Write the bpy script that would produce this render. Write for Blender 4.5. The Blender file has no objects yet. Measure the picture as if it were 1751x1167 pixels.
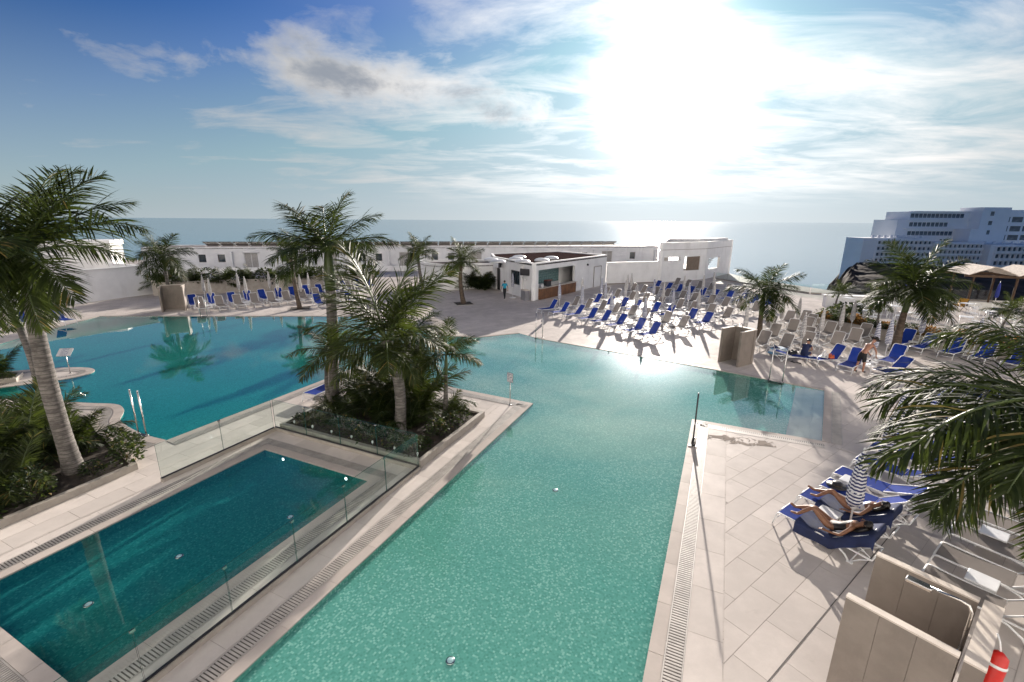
import bpy, bmesh, math, random
from mathutils import Vector, Matrix, Euler

sc = bpy.context.scene
COL = sc.collection
R = math.radians
random.seed(7)

# ------------------------------------------------------------------ camera
CAM_Z = 7.2
cd = bpy.data.cameras.new('camera')
cd.sensor_width = 36.0
cd.lens = 16.0
cd.clip_start = 0.1
cd.clip_end = 400000.0
cam = bpy.data.objects.new('camera', cd)
COL.objects.link(cam)
cam.matrix_world = Matrix.Translation((0, 0, CAM_Z)) @ Matrix.Rotation(R(90 - 14.86), 4, 'X') @ Matrix.Rotation(0.0072, 4, 'Z')
sc.camera = cam

# ------------------------------------------------------------------ sky and sun
SUN_AZ, SUN_EL = R(17.5), R(13.2)          # azimuth measured from +Y towards +X
SUN_DIR = Vector((math.sin(SUN_AZ) * math.cos(SUN_EL), math.cos(SUN_AZ) * math.cos(SUN_EL), math.sin(SUN_EL)))
sl = bpy.data.lights.new('sun', 'SUN')
sl.energy = 2.9
sl.angle = R(0.55)
sl.color = (1.0, 0.91, 0.81)
so = bpy.data.objects.new('sun', sl)
COL.objects.link(so)
so.rotation_euler = (-SUN_DIR).to_track_quat('-Z', 'Y').to_euler()
so.location = SUN_DIR * 60

world = bpy.data.worlds.new('World')
sc.world = world
world.use_nodes = True


class NT:
    """small helper for node trees"""
    def __init__(self, nt):
        self.nt = nt
        self.n = nt.nodes
        self.l = nt.links

    def add(self, kind, **kw):
        nd = self.n.new(kind)
        for k, v in kw.items():
            setattr(nd, k, v)
        return nd

    def link(self, a, b):
        self.l.new(a, b)

    def put(self, sock, v):
        if isinstance(v, bpy.types.NodeSocket):
            self.l.new(v, sock)
        else:
            sock.default_value = v

    def math(self, op, a, b=None, c=None, clamp=False):
        nd = self.add('ShaderNodeMath', operation=op, use_clamp=clamp)
        for i, v in enumerate((a, b, c)):
            if v is not None:
                self.put(nd.inputs[i], v)
        return nd.outputs[0]

    def vmath(self, op, a, b=None, scale=None):
        nd = self.add('ShaderNodeVectorMath', operation=op)
        self.put(nd.inputs[0], a)
        if b is not None:
            self.put(nd.inputs[1], b)
        if scale is not None:
            self.put(nd.inputs['Scale'], scale)
        return nd.outputs['Value'] if op in ('DOT_PRODUCT', 'LENGTH', 'DISTANCE') else nd.outputs[0]

    def mix(self, fac, a, b, blend='MIX'):
        nd = self.add('ShaderNodeMix', data_type='RGBA', blend_type=blend)
        self.put(nd.inputs[0], fac)
        for s, v in ((nd.inputs[6], a), (nd.inputs[7], b)):
            if isinstance(v, tuple) and len(v) == 3:
                v = (*v, 1)
            self.put(s, v)
        return nd.outputs[2]

    def ramp(self, fac, stops, interp='LINEAR'):
        nd = self.add('ShaderNodeValToRGB')
        cr = nd.color_ramp
        cr.interpolation = interp
        while len(cr.elements) < len(stops):
            cr.elements.new(0.5)
        for e, (p, c) in zip(cr.elements, stops):
            e.position = p
            e.color = (*c, 1) if isinstance(c, tuple) else (c, c, c, 1)
        self.put(nd.inputs[0], fac)
        return nd.outputs[0]

    def maprange(self, v, a, b, c=0.0, d=1.0, smooth=True):
        nd = self.add('ShaderNodeMapRange', interpolation_type='SMOOTHSTEP' if smooth else 'LINEAR')
        self.put(nd.inputs[0], v)
        for i, x in enumerate((a, b, c, d)):
            self.put(nd.inputs[1 + i], x)
        return nd.outputs[0]

    def noise(self, vec, scale=5.0, detail=2.0, rough=0.5, dist=0.0, out=0):
        nd = self.add('ShaderNodeTexNoise')
        if vec is not None:
            self.link(vec, nd.inputs['Vector'])
        self.put(nd.inputs['Scale'], scale)
        self.put(nd.inputs['Detail'], detail)
        self.put(nd.inputs['Roughness'], rough)
        self.put(nd.inputs['Distortion'], dist)
        return nd.outputs[out]

    def mapping(self, vec, scale=(1, 1, 1), loc=(0, 0, 0), rot=(0, 0, 0)):
        nd = self.add('ShaderNodeMapping')
        self.link(vec, nd.inputs[0])
        nd.inputs['Scale'].default_value = scale
        nd.inputs['Location'].default_value = loc
        nd.inputs['Rotation'].default_value = rot
        return nd.outputs[0]


w = NT(world.node_tree)
w.n.clear()
sky = w.add('ShaderNodeTexSky', sky_type='NISHITA')
sky.sun_disc = False
sky.sun_elevation = SUN_EL
sky.sun_rotation = SUN_AZ
sky.altitude = 60.0
sky.air_density = 1.0
sky.dust_density = SKY_DUST = 0.25
sky.ozone_density = 3.5
dirv = w.add('ShaderNodeTexCoord').outputs['Generated']
sep = w.add('ShaderNodeSeparateXYZ')
w.link(dirv, sep.inputs[0])
dz = w.math('MAXIMUM', sep.outputs[2], 0.0)
hz = w.math('ADD', dz, 0.10)
# cloud layer: directions dropped on to a flat layer overhead
px = w.math('DIVIDE', sep.outputs[0], hz)
py = w.math('DIVIDE', sep.outputs[1], hz)
comb = w.add('ShaderNodeCombineXYZ')
w.link(px, comb.inputs[0])
w.link(py, comb.inputs[1])
flat = comb.outputs[0]
wispy = w.noise(w.mapping(flat, (0.55, 1.0, 1), rot=(0, 0, R(-14))), 2.1, 9.0, 0.62, 0.5)
broad = w.noise(w.mapping(flat, (0.5, 0.8, 1), (3.1, 1.4, 0)), 0.75, 4.0, 0.5, 0.2)
dens = w.math('ADD', w.math('MULTIPLY', wispy, 0.62), w.math('MULTIPLY', broad, 0.38))
# it is hazier and cloudier towards the sun, clear blue away from it
sdot = w.vmath('DOT_PRODUCT', dirv, tuple(SUN_DIR))
near = w.maprange(sdot, 0.55, 0.97)
thr = w.math('SUBTRACT', 0.590, w.math('MULTIPLY', near, 0.175))
cl = w.math('MULTIPLY', w.math('SUBTRACT', dens, thr), 4.6, clamp=True)
cl = w.math('MULTIPLY', cl, w.maprange(dz, 0.012, 0.10))
# one grey heap cloud left of the sun
BIG = Vector((-0.2500, 0.9261, 0.2380)).normalized()
bx_ = Vector((BIG.y, -BIG.x, 0)).normalized()
by_ = bx_.cross(BIG)
bu = w.math('MULTIPLY', w.vmath('DOT_PRODUCT', dirv, tuple(bx_)), 1 / 0.40)
bv = w.vmath('DOT_PRODUCT', dirv, tuple(by_))
bv = w.math('ADD', bv, w.math('MULTIPLY', bu, 0.03))
bvn = w.math('MULTIPLY', bv, 1 / 0.056)
rad = w.math('SQRT', w.math('ADD', w.math('MULTIPLY', bu, bu), w.math('MULTIPLY', bvn, bvn)))
lump = w.noise(w.mapping(dirv, (1, 1, 2.0)), 7.0, 8.0, 0.6, 0.25)
lump2 = w.noise(w.mapping(dirv, (1, 1, 1.8), (0.3, 0.1, 0.035)), 7.0, 8.0, 0.6, 0.25)
front = w.maprange(sep.outputs[1], 0.0, 0.2)
bigd = w.math('SUBTRACT', w.math('ADD', w.math('SUBTRACT', 1.0, rad), w.math('MULTIPLY', w.math('SUBTRACT', lump, 0.5), 2.5)), 0.10)
bigc = w.math('MULTIPLY', w.math('MULTIPLY', bigd, 1.5, clamp=True), front)
bigcore = w.maprange(w.math('ADD', bigd, w.math('MULTIPLY', w.math('SUBTRACT', lump2, 0.5), 1.9)), 0.10, 1.0)
# brightness of cloud: forward scattering towards the sun
g1 = w.math('POWER', w.maprange(sdot, 0.70, 1.0, smooth=False), 3.0)
sd0 = w.math('MAXIMUM', sdot, 0.0)
glow = w.math('POWER', sd0, 300.0)         # the hazy glare round the sun itself
halo = w.math('POWER', sd0, 24.0)
wide = w.math('POWER', sd0, 5.0)
glare = w.math('ADD', w.math('MULTIPLY', glow, 25.0), w.math('ADD', w.math('MULTIPLY', halo, 1.0), w.math('MULTIPLY', wide, 1.0)))
cb = w.math('ADD', w.math('ADD', 2.05, w.math("MULTIPLY", g1, 2.2)), glare)
ccol = w.mix(1.0, (1.0, 0.985, 0.97), cb, 'MULTIPLY')
mist = w.math('POWER', w.maprange(dz, 0.0, 0.34, 1.0, 0.0, smooth=False), 1.25)
hsv = w.add('ShaderNodeHueSaturation')
hsv.inputs['Saturation'].default_value = 1.12
w.link(sky.outputs[0], hsv.inputs['Color'])
gam = w.add('ShaderNodeGamma')
w.link(hsv.outputs[0], gam.inputs[0])
gam.inputs[1].default_value = 1.4
deep = w.mix(1.0, w.mix(1.0, gam.outputs[0], (9.0, 9.0, 9.0), 'DARKEN'), (0.006, 0.112, 0.165), 'MULTIPLY')
base = w.mix(w.math('MULTIPLY', mist, 1.0), deep, (1.50, 1.75, 1.88))
veil = w.mix(1.0, (1.0, 1.0, 1.0), glare, 'MULTIPLY')
base = w.mix(1.0, base, veil, 'ADD')
col = w.mix(cl, base, ccol)
bigcol = w.mix(bigcore, ccol, (1.12, 1.24, 1.44))
col = w.mix(bigc, col, bigcol)
bg = w.add('ShaderNodeBackground')
w.link(col, bg.inputs[0])
bg.inputs[1].default_value = 0.080
wo = w.add('ShaderNodeOutputWorld')
w.link(bg.outputs[0], wo.inputs[0])

sc.view_settings.view_transform = 'Standard'
sc.view_settings.look = 'None'
sc.view_settings.gamma = 1.0
sc.view_settings.use_curve_mapping = False
sc.view_settings.exposure = 1.82
sc.render.engine = 'CYCLES'
sc.cycles.use_denoising = True
sc.cycles.max_bounces = 8
sc.cycles.transparent_max_bounces = 16
sc.cycles.glossy_bounces = 4
sc.cycles.diffuse_bounces = 3
sc.cycles.caustics_reflective = False
sc.cycles.caustics_refractive = False
sc.cycles.sample_clamp_indirect = 6.0

# ------------------------------------------------------------------ mesh tools
class MB:
    """collects faces and links them as ONE mesh object"""
    def __init__(self):
        self.v, self.f, self.m, self.s = [], [], [], []

    def add(self, vs, fs, mi=0, smooth=False):
        o = len(self.v)
        self.v += [tuple(p) for p in vs]
        for f in fs:
            self.f.append(tuple(i + o for i in f))
            self.m.append(mi)
            self.s.append(smooth)
        return self

    def box(self, c, size, rot=None, mi=0):
        hx, hy, hz = size[0] / 2, size[1] / 2, size[2] / 2
        vs = [Vector((sx * hx, sy * hy, sz * hz)) for sz in (-1, 1) for sy in (-1, 1) for sx in (-1, 1)]
        if rot is not None:
            M = rot if isinstance(rot, Matrix) else Euler(rot).to_matrix()
            vs = [M @ p for p in vs]
        vs = [p + Vector(c) for p in vs]
        return self.add(vs, [(0, 2, 3, 1), (4, 5, 7, 6), (0, 1, 5, 4), (2, 6, 7, 3), (0, 4, 6, 2), (1, 3, 7, 5)], mi)

    def bevbox(self, c, size, b=0.01, rot=None, mi=0):
        """box with its upright and top edges chamfered"""
        hx, hy, hz = size[0] / 2, size[1] / 2, size[2] / 2
        def ring(ix, iy, z):
            x, y = hx - ix, hy - iy
            return [(-x + b, -y, z), (x - b, -y, z), (x, -y + b, z), (x, y - b, z), (x - b, y, z), (-x + b, y, z), (-x, y - b, z), (-x, -y + b, z)]
        vs = ring(0, 0, -hz) + ring(0, 0, hz - b) + ring(b, b, hz)
        fs = [tuple(range(7, -1, -1)), tuple(range(16, 24))]
        for k in (0, 8):
            fs += [(k + i, k + (i + 1) % 8, k + 8 + (i + 1) % 8, k + 8 + i) for i in range(8)]
        M = None if rot is None else (rot if isinstance(rot, Matrix) else Euler(rot).to_matrix())
        vs = [(M @ Vector(p) if M else Vector(p)) + Vector(c) for p in vs]
        return self.add(vs, fs, mi)

    def prism(self, poly, z0, z1, mi=0, top=True, bottom=True):
        n = len(poly)
        a = sum(poly[i][0] * poly[(i + 1) % n][1] - poly[(i + 1) % n][0] * poly[i][1] for i in range(n))
        if a < 0:
            poly = poly[::-1]
        vs = [(p[0], p[1], z0) for p in poly] + [(p[0], p[1], z1) for p in poly]
        fs = [(i, (i + 1) % n, n + (i + 1) % n, n + i) for i in range(n)]
        if top:
            fs.append(tuple(range(n, 2 * n)))
        if bottom:
            fs.append(tuple(range(n - 1, -1, -1)))
        return self.add(vs, fs, mi)

    def tube(self, pts, r, n=8, caps=True, mi=0, smooth=True, up=None):
        pts = [Vector(p) for p in pts]
        rs = r if isinstance(r, (list, tuple)) else [r] * len(pts)
        vs, prev = [], None
        for i, p in enumerate(pts):
            t = (pts[min(i + 1, len(pts) - 1)] - pts[max(i - 1, 0)])
            t = t.normalized() if t.length > 1e-9 else Vector((0, 0, 1))
            if prev is None:
                a = Vector((1, 0, 0)) if abs(t.x) < 0.9 else Vector((0, 1, 0))
                u = (a - t * a.dot(t)).normalized()
            else:
                u = prev - t * prev.dot(t)
                u = u.normalized() if u.length > 1e-6 else t.orthogonal().normalized()
            prev = u
            q = t.cross(u)
            vs += [p + (u * math.cos(2 * math.pi * k / n) + q * math.sin(2 * math.pi * k / n)) * rs[i] for k in range(n)]
        fs = []
        for i in range(len(pts) - 1):
            fs += [(i * n + k, i * n + (k + 1) % n, (i + 1) * n + (k + 1) % n, (i + 1) * n + k) for k in range(n)]
        if caps:
            fs += [tuple(range(n - 1, -1, -1)), tuple((len(pts) - 1) * n + k for k in range(n))]
        return self.add(vs, fs, mi, smooth)

    def lathe(self, prof, c=(0, 0, 0), n=12, mi=0, smooth=True):
        vs, fs = [], []
        for r, z in prof:
            vs += [(c[0] + r * math.cos(2 * math.pi * k / n), c[1] + r * math.sin(2 * math.pi * k / n), c[2] + z) for k in range(n)]
        for i in range(len(prof) - 1):
            fs += [(i * n + k, i * n + (k + 1) % n, (i + 1) * n + (k + 1) % n, (i + 1) * n + k) for k in range(n)]
        fs += [tuple(range(n - 1, -1, -1)), tuple((len(prof) - 1) * n + k for k in range(n))]
        return self.add(vs, fs, mi, smooth)

    def mesh(self, name, mats):
        me = bpy.data.meshes.new(name)
        me.from_pydata(self.v, [], self.f)
        if not isinstance(mats, (list, tuple)):
            mats = [mats]
        for m in mats:
            me.materials.append(m)
        me.polygons.foreach_set('material_index', self.m)
        me.polygons.foreach_set('use_smooth', self.s)
        me.update()
        return me

    def build(self, name, mats, parent=None, loc=(0, 0, 0), rot=(0, 0, 0)):
        return put(name, self.mesh(name, mats), parent, loc, rot)


def put(name, data, parent=None, loc=(0, 0, 0), rot=(0, 0, 0), scale=(1, 1, 1)):
    o = bpy.data.objects.new(name, data)
    COL.objects.link(o)
    o.location, o.rotation_euler, o.scale = loc, rot, scale
    if parent:
        o.parent = parent
    return o


def tag(o, label=None, cat=None, group=None, kind=None):
    for k, v in (('label', label), ('category', cat), ('group', group), ('kind', kind)):
        if v:
            o[k] = v
    return o


def thing(name, label, cat, loc=(0, 0, 0), rz=0.0, group=None):
    o = put(name, None, None, loc, (0, 0, rz))
    o.empty_display_size = 0.1
    return tag(o, label, cat, group)


KIDS = {}


def copy_tree(o, parent=None):
    c = o.copy()
    COL.objects.link(c)
    c.parent = parent
    if o not in KIDS:
        KIDS[o] = [x for x in COL.objects if x.parent == o]
    for ch in KIDS[o]:
        copy_tree(ch, c)
    return c


ORD = ['first', 'second', 'third', 'fourth', 'fifth', 'sixth', 'seventh', 'eighth', 'ninth', 'tenth', 'eleventh', 'twelfth', 'thirteenth', 'fourteenth', 'fifteenth', 'sixteenth']

# the pools lie on axes turned by this angle: s runs across, t runs away from the balcony
AX = R(65.3)
CA, SA = math.cos(AX), math.sin(AX)


def st(s, t):
    return (SA * s + CA * t, -CA * s + SA * t)


def catmull(pts, n=6):
    out = []
    for i in range(len(pts) - 1):
        p0, p1, p2, p3 = (Vector(pts[max(0, min(len(pts) - 1, i + k))]) for k in (-1, 0, 1, 2))
        for k in range(n):
            u = k / n
            out.append(0.5 * ((2 * p1) + (p2 - p0) * u + (2 * p0 - 5 * p1 + 4 * p2 - p3) * u * u + (3 * p1 - p0 - 3 * p2 + p3) * u ** 3))
    out.append(Vector(pts[-1]))
    return out


# ------------------------------------------------------------------ materials
def new_mat(name):
    m = bpy.data.materials.new(name)
    m.use_nodes = True
    t = NT(m.node_tree)
    t.n.clear()
    out = t.add('ShaderNodeOutputMaterial')
    return m, t, out


def pmat(name, col, rough=0.5, spec=0.5, var=0.12, scale=3.0, bump=0.0, bscale=40.0, metal=0.0, coords='Object', stain=None, coat=0.0):
    """principled material with uneven colour and relief; col is the real base colour"""
    m, t, out = new_mat(name)
    b = t.add('ShaderNodeBsdfPrincipled')
    co = t.add('ShaderNodeTexCoord').outputs['Object'] if coords == 'Object' else t.add('ShaderNodeNewGeometry').outputs['Position']
    n = t.noise(co, scale, 5.0, 0.6)
    lo = tuple(c * (1 - var) for c in col)
    hi = tuple(min(1, c * (1 + var)) for c in col)
    c = t.mix(t.maprange(n, 0.3, 0.7), lo, hi)
    if stain:
        n2 = t.noise(t.mapping(co, (1, 1, 0.25)), stain[1], 6.0, 0.65)
        c = t.mix(t.math('MULTIPLY', t.maprange(n2, 0.52, 0.75), stain[2]), c, stain[0])
    t.link(c, b.inputs['Base Color'])
    t.link(t.maprange(n, 0.2, 0.8, max(0.02, rough - 0.08), min(1, rough + 0.08)), b.inputs['Roughness'])
    b.inputs['Specular IOR Level'].default_value = spec
    b.inputs['Metallic'].default_value = metal
    if coat:
        b.inputs['Coat Weight'].default_value = coat
    if bump:
        bn = t.add('ShaderNodeBump')
        bn.inputs['Strength'].default_value = bump
        bn.inputs['Distance'].default_value = 0.01
        t.link(t.noise(co, bscale, 4.0, 0.6), bn.inputs['Height'])
        t.link(bn.outputs[0], b.inputs['Normal'])
    t.link(b.outputs[0], out.inputs[0])
    return m


def leaf_mat(name, dark, light, trans=(0.20, 0.28, 0.04), tfac=0.32, rough=0.58):
    m, t, out = new_mat(name)
    b = t.add('ShaderNodeBsdfPrincipled')
    geo = t.add('ShaderNodeNewGeometry')
    oi = t.add('ShaderNodeObjectInfo')
    n = t.noise(geo.outputs['Position'], 2.3, 3.0, 0.6)
    f = t.math('ADD', t.math('MULTIPLY', n, 0.6), t.math('ADD', t.math('MULTIPLY', geo.outputs['Random Per Island'], 0.45), t.math('MULTIPLY', oi.outputs['Random'], 0.25)))
    c = t.mix(t.maprange(f, 0.3, 1.0, smooth=False), dark, light)
    # a few leaflets have gone straw coloured
    c = t.mix(t.math('MULTIPLY', t.math('GREATER_THAN', geo.outputs['Random Per Island'], 0.955), 0.7), c, (0.22, 0.15, 0.05))
    t.link(c, b.inputs['Base Color'])
    b.inputs['Roughness'].default_value = rough
    b.inputs['Specular IOR Level'].default_value = 0.22
    tr = t.add('ShaderNodeBsdfTranslucent')
    t.link(t.mix(0.5, c, trans), tr.inputs[0])
    mx = t.add('ShaderNodeMixShader')
    mx.inputs[0].default_value = tfac
    t.link(b.outputs[0], mx.inputs[1])
    t.link(tr.outputs[0], mx.inputs[2])
    t.link(mx.outputs[0], out.inputs[0])
    return m


def schlick(t, f0, normal=None, power=5.0):
    """the same reflectance from either side of a thin surface"""
    g = t.add('ShaderNodeNewGeometry')
    c = t.math('ABSOLUTE', t.vmath('DOT_PRODUCT', g.outputs['Incoming'], normal if normal is not None else g.outputs['Normal']))
    k = t.math('POWER', t.math('SUBTRACT', 1.0, c, clamp=True), power)
    return t.math('ADD', f0, t.math('MULTIPLY', k, 1.0 - f0), clamp=True)


def glass_mat(name, tint=(0.86, 0.95, 0.93), ior=1.5, rough=0.0, gain=1.0):
    m, t, out = new_mat(name)
    tr = t.add('ShaderNodeBsdfTransparent')
    tr.inputs[0].default_value = (*tint, 1)
    gl = t.add('ShaderNodeBsdfGlossy')
    gl.inputs['Roughness'].default_value = rough
    fr = schlick(t, ((ior - 1) / (ior + 1)) ** 2)
    mx = t.add('ShaderNodeMixShader')
    t.link(t.math('MULTIPLY', fr, gain, clamp=True), mx.inputs[0])
    t.link(tr.outputs[0], mx.inputs[1])
    t.link(gl.outputs[0], mx.inputs[2])
    t.link(mx.outputs[0], out.inputs[0])
    return m


def water_mat(name, tint, rip=0.06, scale=5.0):
    m, t, out = new_mat(name)
    pos = t.add('ShaderNodeNewGeometry').outputs['Position']
    n1 = t.noise(t.mapping(pos, (1, 1.3, 1), rot=(0, 0, 0.5)), scale, 3.0, 0.55, 0.4)
    n2 = t.noise(pos, scale * 0.22, 2.0, 0.5)
    bn = t.add('ShaderNodeBump')
    bn.inputs['Strength'].default_value = rip
    bn.inputs['Distance'].default_value = 0.05
    t.link(t.math('ADD', n1, t.math('MULTIPLY', n2, 1.2)), bn.inputs['Height'])
    tr = t.add('ShaderNodeBsdfTransparent')
    tr.inputs[0].default_value = (*tint, 1)
    gl = t.add('ShaderNodeBsdfGlossy')
    gl.inputs['Roughness'].default_value = 0.02
    t.link(bn.outputs[0], gl.inputs['Normal'])
    mx = t.add('ShaderNodeMixShader')
    t.link(schlick(t, 0.048, bn.outputs[0], 3.3), mx.inputs[0])
    t.link(tr.outputs[0], mx.inputs[1])
    t.link(gl.outputs[0], mx.inputs[2])
    t.link(mx.outputs[0], out.inputs[0])
    return m


def mosaic_mat(name, dark, mid, light, size=0.036, deep=None):
    """small glass mosaic: every piece has its own shade"""
    m, t, out = new_mat(name)
    b = t.add('ShaderNodeBsdfPrincipled')
    pos = t.add('ShaderNodeNewGeometry').outputs['Position']
    mp = t.mapping(pos, (1 / size,) * 3, rot=(0, 0, -AX))
    fl = t.vmath('FLOOR', mp)
    wn = t.add('ShaderNodeTexWhiteNoise', noise_dimensions='3D')
    t.link(fl, wn.inputs['Vector'])
    broad = t.noise(pos, 0.35, 3.0, 0.5)
    f = t.math('ADD', t.math('MULTIPLY', wn.outputs['Value'], 0.8), t.math('MULTIPLY', broad, 0.35))
    c = t.ramp(f, [(0.1, dark), (0.5, mid), (0.78, mid), (0.95, light)])
    if deep:                                  # darkening of deeper water on the left, put into the mosaic colour
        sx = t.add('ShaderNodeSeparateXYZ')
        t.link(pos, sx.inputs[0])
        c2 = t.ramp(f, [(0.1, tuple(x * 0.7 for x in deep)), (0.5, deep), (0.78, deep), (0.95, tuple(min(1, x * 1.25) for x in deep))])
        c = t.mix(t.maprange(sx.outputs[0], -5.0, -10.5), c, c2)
    t.link(c, b.inputs['Base Color'])
    b.inputs['Roughness'].default_value = 0.8
    b.inputs['Specular IOR Level'].default_value = 0.0
    t.link(b.outputs[0], out.inputs[0])
    return m


def tile_mat(name, col, ang, tw=1.18, th=0.59, joints=True, rough=0.42, var=0.10, per_object=False):
    """stone tiles: the joints here only matter where the pieces are too far away to be built"""
    m, t, out = new_mat(name)
    b = t.add('ShaderNodeBsdfPrincipled')
    pos = t.add('ShaderNodeNewGeometry').outputs['Position']
    n = t.noise(pos, 1.7, 6.0, 0.65)
    n2 = t.noise(pos, 0.22, 3.0, 0.5)
    fine = t.noise(pos, 38.0, 3.0, 0.6)
    f = t.math('ADD', t.math('MULTIPLY', n, 0.5), t.math('MULTIPLY', n2, 0.5))
    c = t.mix(t.maprange(f, 0.35, 0.65), tuple(x * (1 - var) for x in col), tuple(x * (1 + var) for x in col))
    c = t.mix(t.math('MULTIPLY', t.maprange(fine, 0.45, 0.8), 0.10), c, tuple(x * 0.6 for x in col))
    if per_object:
        oi = t.add('ShaderNodeObjectInfo')
        c = t.mix(t.math('MULTIPLY', oi.outputs['Random'], 0.55), c, tuple(x * 0.74 for x in col))
    # dried splashes and scuffs
    st_ = t.noise(t.mapping(pos, (1, 1, 1), (7, 3, 0)), 0.9, 7.0, 0.7, 0.6)
    c = t.mix(t.math('MULTIPLY', t.maprange(st_, 0.57, 0.72), 0.36), c, tuple(x * 0.62 for x in col))
    if joints:
        br = t.add('ShaderNodeTexBrick')
        br.offset = 0.5
        t.link(t.mapping(pos, rot=(0, 0, -ang)), br.inputs['Vector'])
        br.inputs['Scale'].default_value = 1.0
        br.inputs['Mortar Size'].default_value = 0.006
        br.inputs['Mortar Smooth'].default_value = 0.3
        br.inputs['Brick Width'].default_value = tw
        br.inputs['Row Height'].default_value = th
        br.inputs['Color1'].default_value = (0.86, 0.86, 0.86, 1)
        br.inputs['Color2'].default_value = (1, 1, 1, 1)
        br.inputs['Mortar'].default_value = (0.60, 0.57, 0.55, 1)
        c = t.mix(1.0, c, br.outputs[0], 'MULTIPLY')
    t.link(c, b.inputs['Base Color'])
    t.link(t.maprange(t.math('ADD', n, t.math('MULTIPLY', st_, 0.4)), 0.4, 1.0, rough + 0.22, rough + 0.04), b.inputs['Roughness'])
    b.inputs['Specular IOR Level'].default_value = 0.012 if joints else 0.03
    bn = t.add('ShaderNodeBump')
    bn.inputs['Strength'].default_value = 0.10
    bn.inputs['Distance'].default_value = 0.004
    t.link(t.math('ADD', fine, n), bn.inputs['Height'])
    t.link(bn.outputs[0], b.inputs['Normal'])
    t.link(b.outputs[0], out.inputs[0])
    return m


def fabric_mat(name, col, see=0.12, trans=0.25):
    """sling weave: fine open mesh, a little light comes through"""
    m, t, out = new_mat(name)
    b = t.add('ShaderNodeBsdfPrincipled')
    co = t.add('ShaderNodeTexCoord').outputs['Object']
    n = t.noise(co, 9.0, 4.0, 0.6)
    oi = t.add('ShaderNodeObjectInfo')
    k = t.math('ADD', t.math('MULTIPLY', n, 0.3), t.math('MULTIPLY', oi.outputs['Random'], 0.35))
    c = t.mix(k, tuple(x * 0.85 for x in col), tuple(min(1, x * 1.25) for x in col))
    t.link(c, b.inputs['Base Color'])
    b.inputs['Roughness'].default_value = 0.8
    b.inputs['Specular IOR Level'].default_value = 0.08
    tl = t.add('ShaderNodeBsdfTranslucent')
    t.link(c, tl.inputs[0])
    m1 = t.add('ShaderNodeMixShader')
    m1.inputs[0].default_value = trans
    t.link(b.outputs[0], m1.inputs[1])
    t.link(tl.outputs[0], m1.inputs[2])
    tr = t.add('ShaderNodeBsdfTransparent')
    m2 = t.add('ShaderNodeMixShader')
    m2.inputs[0].default_value = see
    t.link(m1.outputs[0], m2.inputs[1])
    t.link(tr.outputs[0], m2.inputs[2])
    t.link(m2.outputs[0], out.inputs[0])
    return m


def stripe_mat(name, c1, c2, pitch=0.085):
    """canopy cloth with printed stripes that wander along the folds"""
    m, t, out = new_mat(name)
    b = t.add('ShaderNodeBsdfPrincipled')
    co = t.add('ShaderNodeTexCoord').outputs['Object']
    sp = t.add('ShaderNodeSeparateXYZ')
    t.link(co, sp.inputs[0])
    at = t.math('ARCTAN2', sp.outputs[1], sp.outputs[0])
    z = t.math('ADD', sp.outputs[2], t.math('MULTIPLY', t.math('SINE', t.math('MULTIPLY', at, 8.0)), 0.011))
    fr = t.math('FRACT', t.math('DIVIDE', z, pitch))
    c = t.mix(t.math('GREATER_THAN', fr, 0.5), c1, c2)
    t.link(c, b.inputs['Base Color'])
    b.inputs['Roughness'].default_value = 0.7
    t.link(b.outputs[0], out.inputs[0])
    return m


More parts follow.
